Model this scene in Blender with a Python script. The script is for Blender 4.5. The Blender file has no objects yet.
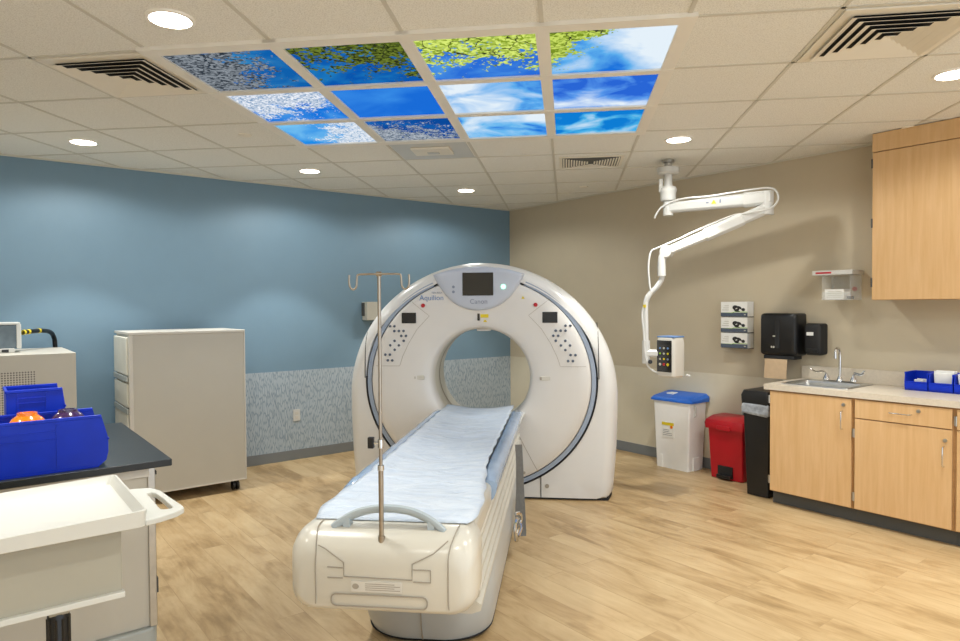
import bpy, bmesh, math, random
from mathutils import Vector, Matrix
random.seed(7)
PI = math.pi
S = bpy.context.scene
COL = S.collection

# ------------------------------------------------------------------ camera
YAW, PITCH, ROLL = .6619, -.0215, .0067
CAMP = Vector((-5.416, -6.333, 1.52))
HC = 2.724
fw = Vector((math.sin(YAW)*math.cos(PITCH), math.cos(YAW)*math.cos(PITCH), math.sin(PITCH)))
rt = Vector((math.cos(YAW), -math.sin(YAW), 0))
up = rt.cross(fw)
cx_ = rt*math.cos(ROLL) - up*math.sin(ROLL)
cy_ = rt*math.sin(ROLL) + up*math.cos(ROLL)
cam_d = bpy.data.cameras.new('camera'); cam = bpy.data.objects.new('camera', cam_d); COL.objects.link(cam)
M = Matrix((cx_, cy_, -fw)).transposed().to_4x4(); M.translation = CAMP
cam.matrix_world = M
cam_d.sensor_width = 36; cam_d.lens = 660.9/960*36; cam_d.clip_start = .05
S.camera = cam

# ------------------------------------------------------------------ world, exposure, light levels
S.view_settings.view_transform = 'Standard'; S.view_settings.look = 'None'
S.view_settings.exposure = 0.49; S.view_settings.gamma = 1
S.view_settings.use_curve_mapping = False
W = bpy.data.worlds.new('world'); S.world = W; W.use_nodes = True
W.node_tree.nodes['Background'].inputs[0].default_value = (.82, .91, 1, 1)
W.node_tree.nodes['Background'].inputs[1].default_value = 1.3  # added neutral fill, let in where the rear wall is left out
DOWN_W = 66.0        # watts of each downlight's beam
DOWN_FLOOD = 28.0    # watts of the wide glow of its diffuser
DISC = 14.0          # emission of the visible diffuser
SKY_E = .68         # emission of the backlit sky panels
S.cycles.max_bounces = 10; S.cycles.diffuse_bounces = 6; S.cycles.use_denoising = True
S.cycles.sample_clamp_indirect = 6

# ------------------------------------------------------------------ materials
def lin(h):
    h = h.lstrip('#'); o = []
    for i in (0, 2, 4):
        c = int(h[i:i+2], 16)/255
        o.append(c/12.92 if c <= .04045 else ((c+.055)/1.055)**2.4)
    return (*o, 1)

def newmat(name):
    m = bpy.data.materials.new(name); m.use_nodes = True
    return m, m.node_tree, m.node_tree.nodes['Principled BSDF']

def N(nt, t, **kw):
    n = nt.nodes.new(t)
    for k, v in kw.items():
        if k.startswith('i_'):
            key = k[2:]; key = int(key) if key.isdigit() else key.replace('_', ' ')
            n.inputs[key].default_value = v
        else: setattr(n, k, v)
    return n

def mat(name, c, rough=.5, metal=0, var=.04, scale=6, bump=0, bscale=200, coat=0, trans=0, emit=None, es=0, spec=.5):
    m, nt, b = newmat(name)
    c = lin(c) if isinstance(c, str) else c
    b.inputs['Roughness'].default_value = rough; b.inputs['Metallic'].default_value = metal
    b.inputs['Coat Weight'].default_value = coat; b.inputs['Coat Roughness'].default_value = .15
    b.inputs['Transmission Weight'].default_value = trans
    b.inputs['Specular IOR Level'].default_value = spec
    tc = N(nt, 'ShaderNodeTexCoord')
    if var:
        no = N(nt, 'ShaderNodeTexNoise', i_Scale=scale, i_Detail=4.0)
        nt.links.new(tc.outputs['Object'], no.inputs['Vector'])
        r = N(nt, 'ShaderNodeValToRGB')
        r.color_ramp.elements[0].position = .3; r.color_ramp.elements[1].position = .7
        r.color_ramp.elements[0].color = (*[v*(1-var) for v in c[:3]], 1)
        r.color_ramp.elements[1].color = (*[min(1, v*(1+var)) for v in c[:3]], 1)
        nt.links.new(no.outputs['Fac'], r.inputs['Fac']); nt.links.new(r.outputs['Color'], b.inputs['Base Color'])
    else: b.inputs['Base Color'].default_value = c
    if bump:
        nb = N(nt, 'ShaderNodeTexNoise', i_Scale=bscale, i_Detail=2.0)
        bp = N(nt, 'ShaderNodeBump', i_Strength=bump, i_Distance=.002)
        nt.links.new(tc.outputs['Object'], nb.inputs['Vector']); nt.links.new(nb.outputs['Fac'], bp.inputs['Height'])
        nt.links.new(bp.outputs['Normal'], b.inputs['Normal'])
    if emit:
        b.inputs['Emission Color'].default_value = lin(emit); b.inputs['Emission Strength'].default_value = es
    return m

MT = {}
MT['blue_wall'] = mat('blue_wall_paint', '#6f8b9e', .55, var=.015, bump=.15, bscale=90)
MT['tan_wall'] = mat('tan_wall_paint', '#bfb39b', .6, var=.015, bump=.15, bscale=90)
MT['cream_wall'] = mat('cream_wall_paint', '#cfc8b8', .6, var=.02)
MT['base_vinyl'] = mat('grey_vinyl_base', '#74787a', .5)
MT['grid'] = mat('ceiling_grid_paint', '#c9c5b8', .5, var=.02)
MT['white_frame'] = mat('white_light_frame', '#e6e2d8', .45, var=.02)
MT['vent'] = mat('vent_enamel', '#e2dccd', .4, var=.02)
MT['dark'] = mat('painted_dark_void', '#0c0c0d', .8, var=0)  # flat black standing in for shade inside the air diffusers
MT['scan_white'] = mat('scanner_white_shell', '#d6d5d2', .3, var=.012, coat=.25)
MT['scan_face'] = mat('scanner_face_shell', '#d3d0cb', .32, var=.012, coat=.2)
MT['scan_cream'] = mat('scanner_cream_shell', '#c6c2b6', .3, var=.012, coat=.25)
MT['scan_grey'] = mat('scanner_pale_grey', '#b7bdc8', .3, var=.01, coat=.3)
MT['ring_blue'] = mat('scanner_ring_blue_grey', '#93a0b3', .35, var=.02, coat=.2)
MT['base_grey'] = mat('couch_base_grey', '#adafad', .35, var=.02, coat=.2)
MT['seam'] = mat('seam_shadow_gap', '#1c1c1e', .7, var=0)
MT['seam_soft'] = mat('soft_seam', '#9a9285', .6, var=0)
MT['black_gloss'] = mat('black_glass', '#08090b', .12, var=0, coat=.4)
MT['lcd'] = mat('small_lcd', '#1b1d20', .2, var=.1, scale=60)
MT['button'] = mat('grey_blue_button', '#4d5868', .4, var=0)
MT['red'] = mat('red_plastic', '#b01020', .35, var=.05)
MT['yellow'] = mat('yellow_sticker', '#d9c21c', .5, var=.03)
MT['green_led'] = mat('green_led', '#a8ffd8', .3, var=0, emit='#9dffd2', es=1.6)
MT['text_blue'] = mat('text_blue', '#5d7fae', .5, var=0)
MT['text_grey'] = mat('text_grey', '#7b8496', .5, var=0)
MT['nickel'] = mat('brushed_nickel', '#a89f93', .3, 1, var=.06, scale=40)
MT['chrome'] = mat('chrome', '#dcdcdc', .12, 1, var=.03)
MT['steel'] = mat('stainless_steel', '#b9b9b6', .3, 1, var=.05, scale=30)
MT['handle_grey'] = mat('couch_handle_grey', '#a9b4ba', .4, var=.02)
MT['pad'] = mat('blue_vinyl_pad', '#92a8c4', .22, var=.08, scale=9, coat=.6)
MT['webbing'] = mat('grey_webbing', '#6c6b68', .8, var=.1, scale=60, bump=.3)
MT['black_plastic'] = mat('black_plastic', '#111214', .35, var=.1, scale=20)
MT['black_matte'] = mat('black_matte_plastic', '#17181a', .6, var=.1)
MT['beige_panel'] = mat('beige_enamel_panel', '#b9b5aa', .45, var=.015)
MT['beige_trim'] = mat('pale_edge_trim', '#c9c5bc', .4, var=.02)
MT['grey_trim'] = mat('blue_grey_trim', '#a7aca9', .4, var=.03)
MT['frost'] = mat('pale_drawer_front', '#dcdace', .45, var=.05)
MT['counter_black'] = mat('black_epoxy_top', '#161d21', .38, var=.1, scale=30, bump=.1)
MT['cart_white'] = mat('white_moulded_plastic', '#cbcbc4', .45, var=.015, bump=.15, bscale=400)
MT['cart_beige'] = mat('shaded_cart_panel', '#a19d8e', .5, var=.02)  # darkened to carry the tray's shade on the drawer box
MT['bin_blue'] = mat('blue_bin_polymer', '#002cb4', .4, var=.1, scale=12, spec=.3)
MT['orange'] = mat('orange_glaze', '#e87a12', .12, var=.1, coat=.6)
MT['purple'] = mat('purple_glaze', '#3a1f4c', .12, var=.2, coat=.6)
MT['counter'] = mat('greige_laminate_top', '#cdc3b2', .35, var=.05, scale=60)
MT['kick'] = mat('dark_grey_kick', '#4a4b49', .6)
MT['paper'] = mat('white_paper_packet', '#e6e6e2', .6, var=.05, scale=20)
MT['kraft'] = mat('brown_paper_towel', '#b69c7c', .8, var=.05, scale=30)
MT['white_plastic'] = mat('white_plastic', '#c9c9c5', .35, var=.02, coat=.2)
MT['bin_white'] = mat('sharps_white_polymer', '#f0f0ee', .4, var=.03)
MT['lid_blue'] = mat('blue_lid', '#1d62c4', .4, var=.04)
MT['liner'] = mat('clear_grey_bag_liner', '#9ca3ab', .3, var=.35, scale=25, bump=.6, bscale=40)
MT['slate'] = mat('slate_print', '#4a5566', .5, var=.05)
MT['green'] = mat('green_print', '#86b81e', .5, var=0)
MT['wall_grey'] = mat('pale_grey_plastic', '#b9b6ab', .5, var=.03)
MT['lamp_white'] = mat('light_trim_white', '#efece4', .4, var=0)
MT['smoke'] = mat('smoked_plastic', '#5e6b73', .25, var=.2, scale=15)

def glass(name, c, rough=.03, alpha=.18):
    m, nt, b = newmat(name)
    b.inputs['Base Color'].default_value = lin(c); b.inputs['Roughness'].default_value = rough
    b.inputs['Alpha'].default_value = alpha
    return m
MT['acrylic'] = glass('clear_acrylic', '#eef2f2')

def wood(name, a, b_, axis='z'):
    m, nt, b = newmat(name)
    tc = N(nt, 'ShaderNodeTexCoord'); mp = N(nt, 'ShaderNodeMapping')
    mp.inputs['Scale'].default_value = (14, 14, .9) if axis == 'z' else (14, .9, 14)
    no = N(nt, 'ShaderNodeTexNoise', i_Scale=2.2, i_Detail=8.0, i_Roughness=.65, i_Distortion=.4)
    r = N(nt, 'ShaderNodeValToRGB')
    r.color_ramp.elements[0].position = .28; r.color_ramp.elements[0].color = lin(a)
    r.color_ramp.elements[1].position = .72; r.color_ramp.elements[1].color = lin(b_)
    nt.links.new(tc.outputs['Object'], mp.inputs[0]); nt.links.new(mp.outputs[0], no.inputs['Vector'])
    nt.links.new(no.outputs['Fac'], r.inputs[0]); nt.links.new(r.outputs[0], b.inputs['Base Color'])
    b.inputs['Roughness'].default_value = .38
    return m
MT['maple'] = wood('maple_laminate', '#c79f6c', '#d6b284')
MT['maple_dark'] = wood('maple_laminate_edge', '#a07a4e', '#b58c5e', 'y')

def floor_mat():
    m, nt, b = newmat('wood_plank_vinyl')
    L = nt.links.new
    tc = N(nt, 'ShaderNodeTexCoord'); mp = N(nt, 'ShaderNodeMapping'); mp.inputs['Rotation'].default_value = (0, 0, PI/2)
    L(tc.outputs['Object'], mp.inputs[0])
    br = N(nt, 'ShaderNodeTexBrick', offset=.37, i_Scale=1.0, i_Mortar_Size=.0015, i_Brick_Width=1.22, i_Row_Height=.152, i_Bias=0.0)
    br.inputs['Color1'].default_value = (0, 0, 0, 1); br.inputs['Color2'].default_value = (1, 1, 1, 1); br.inputs['Mortar'].default_value = (.3, .3, .3, 1)
    L(mp.outputs[0], br.inputs['Vector'])
    # per-plank tone
    sep = N(nt, 'ShaderNodeVectorMath', operation='SCALE'); sep.inputs[3].default_value = 7.0
    L(br.outputs['Color'], sep.inputs[0])
    add = N(nt, 'ShaderNodeVectorMath', operation='ADD'); L(mp.outputs[0], add.inputs[0]); L(sep.outputs[0], add.inputs[1])
    st = N(nt, 'ShaderNodeMapping'); st.inputs['Scale'].default_value = (1.5, 4.2, 1); L(add.outputs[0], st.inputs[0])
    n1 = N(nt, 'ShaderNodeTexNoise', i_Scale=1.6, i_Detail=6.0, i_Roughness=.62, i_Distortion=.6); L(st.outputs[0], n1.inputs['Vector'])
    st2 = N(nt, 'ShaderNodeMapping'); st2.inputs['Scale'].default_value = (3, 34, 1); L(add.outputs[0], st2.inputs[0])
    n2 = N(nt, 'ShaderNodeTexNoise', i_Scale=1.5, i_Detail=5.0); L(st2.outputs[0], n2.inputs['Vector'])
    m1 = N(nt, 'ShaderNodeMath', operation='MULTIPLY_ADD'); m1.inputs[1].default_value = .75
    L(n1.outputs['Fac'], m1.inputs[0])
    m2 = N(nt, 'ShaderNodeMath', operation='MULTIPLY'); m2.inputs[1].default_value = .2; L(n2.outputs['Fac'], m2.inputs[0]); L(m2.outputs[0], m1.inputs[2])
    m3 = N(nt, 'ShaderNodeMath', operation='MULTIPLY_ADD'); m3.inputs[1].default_value = .13; L(br.outputs['Color'], m3.inputs[0]); L(m1.outputs[0], m3.inputs[2])
    r = N(nt, 'ShaderNodeValToRGB'); e = r.color_ramp.elements
    e[0].position = .36; e[0].color = lin('#947952'); e[1].position = .74; e[1].color = lin('#c8b087')
    k = e.new(.47); k.color = lin('#ac9067'); k = e.new(.56); k.color = lin('#ba9f76')
    L(m3.outputs[0], r.inputs[0])
    mx = N(nt, 'ShaderNodeMixRGB', blend_type='MIX'); mx.inputs[2].default_value = lin('#8f714b')
    mf = N(nt, 'ShaderNodeMath', operation='MULTIPLY'); mf.inputs[1].default_value = .45
    L(br.outputs['Fac'], mf.inputs[0]); L(mf.outputs[0], mx.inputs[0]); L(r.outputs[0], mx.inputs[1]); L(mx.outputs[0], b.inputs['Base Color'])
    b.inputs['Roughness'].default_value = .36
    bp = N(nt, 'ShaderNodeBump', i_Strength=.08, i_Distance=.002); L(n2.outputs['Fac'], bp.inputs['Height']); L(bp.outputs[0], b.inputs['Normal'])
    return m

def ceil_mat():
    m, nt, b = newmat('mineral_ceiling_tile'); L = nt.links.new
    tc = N(nt, 'ShaderNodeTexCoord')
    n = N(nt, 'ShaderNodeTexNoise', i_Scale=160.0, i_Detail=3.0, i_Roughness=.7); L(tc.outputs['Object'], n.inputs['Vector'])
    r = N(nt, 'ShaderNodeValToRGB'); e = r.color_ramp.elements
    e[0].position = .32; e[0].color = lin('#cdcbc2'); e[1].position = .55; e[1].color = lin('#e9e8e1')
    L(n.outputs['Fac'], r.inputs[0]); L(r.outputs[0], b.inputs['Base Color'])
    bp = N(nt, 'ShaderNodeBump', i_Strength=.35, i_Distance=.002); L(n.outputs['Fac'], bp.inputs['Height']); L(bp.outputs[0], b.inputs['Normal'])
    b.inputs['Roughness'].default_value = .9
    return m

def wainscot_mat(name, base, dark, amount):
    m, nt, b = newmat(name); L = nt.links.new
    tc = N(nt, 'ShaderNodeTexCoord'); mp = N(nt, 'ShaderNodeMapping'); mp.inputs['Scale'].default_value = (95, 95, 12)
    L(tc.outputs['Object'], mp.inputs[0])
    n = N(nt, 'ShaderNodeTexVoronoi', feature='DISTANCE_TO_EDGE', i_Scale=1.0, i_Randomness=1.0); L(mp.outputs[0], n.inputs['Vector'])
    r = N(nt, 'ShaderNodeValToRGB'); e = r.color_ramp.elements
    e[0].position = .0; e[0].color = lin(dark); e[1].position = amount; e[1].color = lin(base)
    L(n.outputs['Distance'], r.inputs[0]); L(r.outputs[0], b.inputs['Base Color']); b.inputs['Roughness'].default_value = .5
    return m
MT['floor'] = floor_mat(); MT['ceiling'] = ceil_mat()
MT['wains_blue'] = wainscot_mat('line_texture_wall_panel', '#adb9c2', '#7b8c9b', .18)
MT['wains_tan'] = mat('smooth_tan_wall_panel', '#cdc5b0', .45, var=.02)

def sheet_mat():
    m, nt, b = newmat('crinkled_blue_sheet'); L = nt.links.new
    tc = N(nt, 'ShaderNodeTexCoord')
    mp = N(nt, 'ShaderNodeMapping'); mp.inputs['Scale'].default_value = (1.0, 2.6, 1); L(tc.outputs['Object'], mp.inputs[0])
    n = N(nt, 'ShaderNodeTexNoise', i_Scale=7.0, i_Detail=6.0, i_Roughness=.6, i_Distortion=1.2); L(mp.outputs[0], n.inputs['Vector'])
    r = N(nt, 'ShaderNodeValToRGB'); e = r.color_ramp.elements
    e[0].position = .3; e[0].color = lin('#c0cee0'); e[1].position = .7; e[1].color = lin('#d8e1ec')
    L(n.outputs['Fac'], r.inputs[0]); L(r.outputs[0], b.inputs['Base Color'])
    bp = N(nt, 'ShaderNodeBump', i_Strength=.8, i_Distance=.02); L(n.outputs['Fac'], bp.inputs['Height']); L(bp.outputs[0], b.inputs['Normal'])
    b.inputs['Roughness'].default_value = .33
    return m
MT['sheet'] = sheet_mat()

# ------------------------------------------------------------------ mesh helpers
def box(bm, x0, x1, y0, y1, z0, z1):
    v = [bm.verts.new(p) for p in [(x0,y0,z0),(x1,y0,z0),(x1,y1,z0),(x0,y1,z0),(x0,y0,z1),(x1,y0,z1),(x1,y1,z1),(x0,y1,z1)]]
    for f in [(0,3,2,1),(4,5,6,7),(0,1,5,4),(1,2,6,5),(2,3,7,6),(3,0,4,7)]: bm.faces.new([v[i] for i in f])
    return v

def loft(bm, rings, cap0=True, cap1=True, closed=True):
    R = [[bm.verts.new(p) for p in r] for r in rings]
    n = len(R[0])
    for a, b in zip(R, R[1:]):
        for i in range(n if closed else n-1):
            j = (i+1) % n; bm.faces.new((a[i], a[j], b[j], b[i]))
    if cap0: bm.faces.new(R[0][::-1])
    if cap1: bm.faces.new(R[-1])
    return R

def circ(c, r, ax, n=24, rz=None, ph=0):
    ax = Vector(ax).normalized(); t = Vector((0,0,1)) if abs(ax.z) < .9 else Vector((1,0,0))
    u = ax.cross(t).normalized(); w = ax.cross(u)
    return [Vector(c) + u*r*math.cos(2*PI*i/n+ph) + w*(rz or r)*math.sin(2*PI*i/n+ph) for i in range(n)]

def cyl(bm, p0, p1, r, n=24, r1=None):
    p0, p1 = Vector(p0), Vector(p1); loft(bm, [circ(p0, r, p1-p0, n), circ(p1, r if r1 is None else r1, p1-p0, n)])

def lathe(bm, prof, c=(0,0,0), n=32, cap0=True, cap1=True):
    loft(bm, [[(c[0]+r*math.cos(2*PI*i/n), c[1]+r*math.sin(2*PI*i/n), c[2]+z) for i in range(n)] for r, z in prof], cap0, cap1)

def smooth_path(pts, sub=6):
    P = [Vector(p) for p in pts]; out = []
    for i in range(len(P)-1):
        a = P[max(i-1,0)]; b = P[i]; c = P[i+1]; d = P[min(i+2,len(P)-1)]
        for k in range(sub):
            t = k/sub
            out.append(.5*((2*b)+(c-a)*t+(2*a-5*b+4*c-d)*t*t+(3*b-a-3*c+d)*t**3))
    out.append(P[-1]); return out

def tube(bm, pts, r, n=10, flat=None):
    P = [Vector(p) for p in pts]; T = []
    for i in range(len(P)):
        T.append((P[min(i+1,len(P)-1)]-P[max(i-1,0)]).normalized())
    u = T[0].orthogonal().normalized(); rings = []
    for p, t in zip(P, T):
        u = (u - t*u.dot(t)).normalized(); w = t.cross(u)
        rings.append([p + u*r*math.cos(2*PI*i/n) + w*(flat or r)*math.sin(2*PI*i/n) for i in range(n)])
    loft(bm, rings)

def beam(bm, p0, p1, w, h, w1=None, h1=None, ch=.25):
    p0, p1 = Vector(p0), Vector(p1); a = (p1-p0).normalized(); s = a.cross(Vector((0,0,1))).normalized(); u = s.cross(a)
    def ring(p, w, h):
        c = min(w, h)*ch; q = []
        for sx, sy, o in ((1,1,0),(1,1,1),(-1,1,0),(-1,1,1),(-1,-1,0),(-1,-1,1),(1,-1,0),(1,-1,1)):
            first = (sx*sy > 0) != bool(o)
            q.append(p + s*sx*(w/2-(0 if first else c)) + u*sy*(h/2-(c if first else 0)))
        return q
    loft(bm, [ring(p0, w, h), ring(p1, w1 or w, h1 or h)])

def prism(bm, poly, o, ux, uy, d):
    """polygon in plane (o,ux,uy) pushed along vector d"""
    o, ux, uy, d = map(Vector, (o, ux, uy, d))
    a = [o+ux*x+uy*y for x, y in poly]; loft(bm, [a, [p+d for p in a]])

def rrect(w, h, r, n=6, cx=0, cy=0):
    out = []
    for qx, qy, a0 in ((1,1,0),(-1,1,PI/2),(-1,-1,PI),(1,-1,1.5*PI)):
        for i in range(n+1):
            a = a0+PI/2*i/n; out.append((cx+qx*(w/2-r)+r*math.cos(a), cy+qy*(h/2-r)+r*math.sin(a)))
    return out

def BM(): return bmesh.new()

def obj(name, bm, m, parent=None, smooth=False, bev=0, seg=2, loc=None, rz=None, label=None):
    bmesh.ops.recalc_face_normals(bm, faces=bm.faces)
    me = bpy.data.meshes.new(name); bm.to_mesh(me); bm.free()
    o = bpy.data.objects.new(name, me); COL.objects.link(o); me.materials.append(MT[m] if isinstance(m, str) else m)
    if parent: o.parent = parent
    if loc: o.location = loc
    if rz is not None: o.rotation_euler = (0, 0, rz)
    if smooth or bev:
        for p in me.polygons: p.use_smooth = True
        if bev:
            b = o.modifiers.new('bevel', 'BEVEL'); b.width = bev; b.segments = seg; b.limit_method = 'ANGLE'; b.angle_limit = math.radians(35); b.harden_normals = True
        else:
            try: me.set_sharp_from_angle(angle=math.radians(38))
            except Exception: pass
    if label: o['label'] = label
    return o

def B(name, m, parent, *dims, bev=.003, label=None):
    """box part"""
    bm = BM(); box(bm, *dims); return obj(name, bm, m, parent, bev=bev, label=label)

def tag(o, label, cat, group=None, kind=None):
    if label: o['label'] = label
    if cat: o['category'] = cat
    if group: o['group'] = group
    if kind: o['kind'] = kind
    return o

def thing(name, label, cat, loc=(0,0,0), rz=0, group=None):
    o = bpy.data.objects.new(name, None); COL.objects.link(o); o.location = loc; o.rotation_euler = (0,0,rz)
    o.empty_display_size = .1
    return tag(o, label, cat, group)

def struct(name, bm, m, parent=None, **k):
    o = obj(name, bm, m, parent, **k); o['kind'] = 'structure'; return o

def dup(root, loc, rz=None, label=None, group=None):
    def cp(o, parent):
        c = o.copy(); COL.objects.link(c)
        if parent: c.parent = parent
        for ch in [x for x in ALL() if x.parent is o]: cp(ch, c)
        return c
    kids = list(bpy.data.objects)
    def ALL(): return kids
    r = cp(root, None); r.location = loc
    if rz is not None: r.rotation_euler = (0,0,rz)
    if label: r['label'] = label
    if group: r['group'] = group
    return r

def text(name, body, size, m, parent, loc, rot, ext=.0006, label=None):
    c = bpy.data.curves.new(name, 'FONT'); c.body = body; c.size = size; c.extrude = ext; c.align_x = 'CENTER'; c.align_y = 'CENTER'
    t = bpy.data.objects.new(name+'_tmp', c); COL.objects.link(t)
    dg = bpy.context.evaluated_depsgraph_get()
    me = bpy.data.meshes.new_from_object(t.evaluated_get(dg)); bpy.data.objects.remove(t)
    me.materials.clear(); me.materials.append(MT[m])
    o = bpy.data.objects.new(name, me); COL.objects.link(o); o.parent = parent; o.location = loc; o.rotation_euler = rot
    return o

# ------------------------------------------------------------------ room shell
XL, YR = -7.2, -8.4      # left wall and rear limit, left open for the world fill (both outside the frame)
bm = BM(); box(bm, XL-.1, .1, YR-.1, .1, -.1, 0); struct('floor', bm, 'floor')
bm = BM(); box(bm, XL-.1, .1, YR-.1, .1, HC, HC+.1); struct('ceiling', bm, 'ceiling')
bm = BM(); box(bm, XL-.1, .1, 0, .1, 0, HC); struct('wall_back', bm, 'blue_wall')
bm = BM(); box(bm, 0, .1, YR-.1, 0, 0, HC); struct('wall_right', bm, 'tan_wall')
bm = BM(); box(bm, XL-.1, XL, YR-.1, 0, 0, HC); struct('wall_left', bm, 'cream_wall')
# wall protection panels below the chair line
bm = BM(); box(bm, -4.1, -.004, -.004, 0, .10, .892); struct('trim_1', bm, 'wains_blue')
bm = BM(); box(bm, -.004, 0, YR, -.004, .10, .888); struct('trim_2', bm, 'wains_tan')
bm = BM(); box(bm, XL, -.008, -.008, 0, 0, .10); struct('baseboard_back', bm, 'base_vinyl', bev=.002)
bm = BM(); box(bm, -.008, 0, YR, -.008, 0, .10); struct('baseboard_right', bm, 'base_vinyl', bev=.002)

# suspended ceiling grid, turned 45 degrees to the walls
GA = Vector((math.sin(YAW+.1305), math.cos(YAW+.1305), 0)); GB = Vector((GA.y, -GA.x, 0))
P0, Q0, T = .509, 2.877, .6096
GR = math.atan2(GB.y, GB.x)
def gp(i, j, z=HC):   # i tiles right of the sky ceiling's right edge, j tiles beyond its near edge
    v = Vector((CAMP.x, CAMP.y, 0)) + GB*(P0+i*T) + GA*(Q0+j*T); v.z = z; return v
def clipline(p, d):
    t0, t1 = -20, 20
    for k, lo, hi in ((0, XL, 0), (1, YR, 0)):
        a, b = (lo-p[k])/d[k], (hi-p[k])/d[k]
        if a > b: a, b = b, a
        t0, t1 = max(t0, a), min(t1, b)
    return (t0, t1) if t1-t0 > .1 else None
bm = BM()
for k in range(-16, 17):
    for p, d in ((gp(k, 0), GA), (gp(0, k), GB)):
        c = clipline(p, d)
        if not c: continue
        segs = [c]
        # leave the sky ceiling free
        if d is GA and -4 < k < 0: segs = [(c[0], 0), (3*T, c[1])]
        if d is GB and 0 < k < 3: segs = [(c[0], -4*T), (0, c[1])]
        for a, b in segs:
            s = Vector((d.y, -d.x, 0))*.0095
            for A_, B_ in ((p+d*a, p+d*b),):
                q = [A_+s, B_+s, B_-s, A_-s]
                loft(bm, [[Vector((v.x, v.y, HC-.0035)) for v in q], [Vector((v.x, v.y, HC+.01)) for v in q]])
struct('trim_3', bm, 'grid')
# wall angle at the ceiling edge
bm = BM(); box(bm, XL, 0, -.02, 0, HC-.012, HC); box(bm, -.02, 0, YR, 0, HC-.012, HC); struct('trim_4', bm, 'grid')

# ------------------------------------------------------------------ backlit sky ceiling
bm = BM()
def gbox(bm, i0, i1, j0, j1, z0, z1):
    a = [gp(i, j) for i, j in ((i0,j0),(i1,j0),(i1,j1),(i0,j1))]
    loft(bm, [[Vector((v.x,v.y,z0)) for v in a], [Vector((v.x,v.y,z1)) for v in a]])
fwid = .055
for k in range(5):
    h = fwid if k in (0, 4) else .05
    gbox(bm, -4+k-h, -4+k+h, -h*1.2, 3+fwid, HC-.016, HC)
for k in range(4):
    h = .06 if k in (0, 3) else .045
    gbox(bm, -4-fwid, fwid, k-h, k+h, HC-.018, HC)
tag(struct('skylight_frame', bm, 'white_frame'), None, None)

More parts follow.
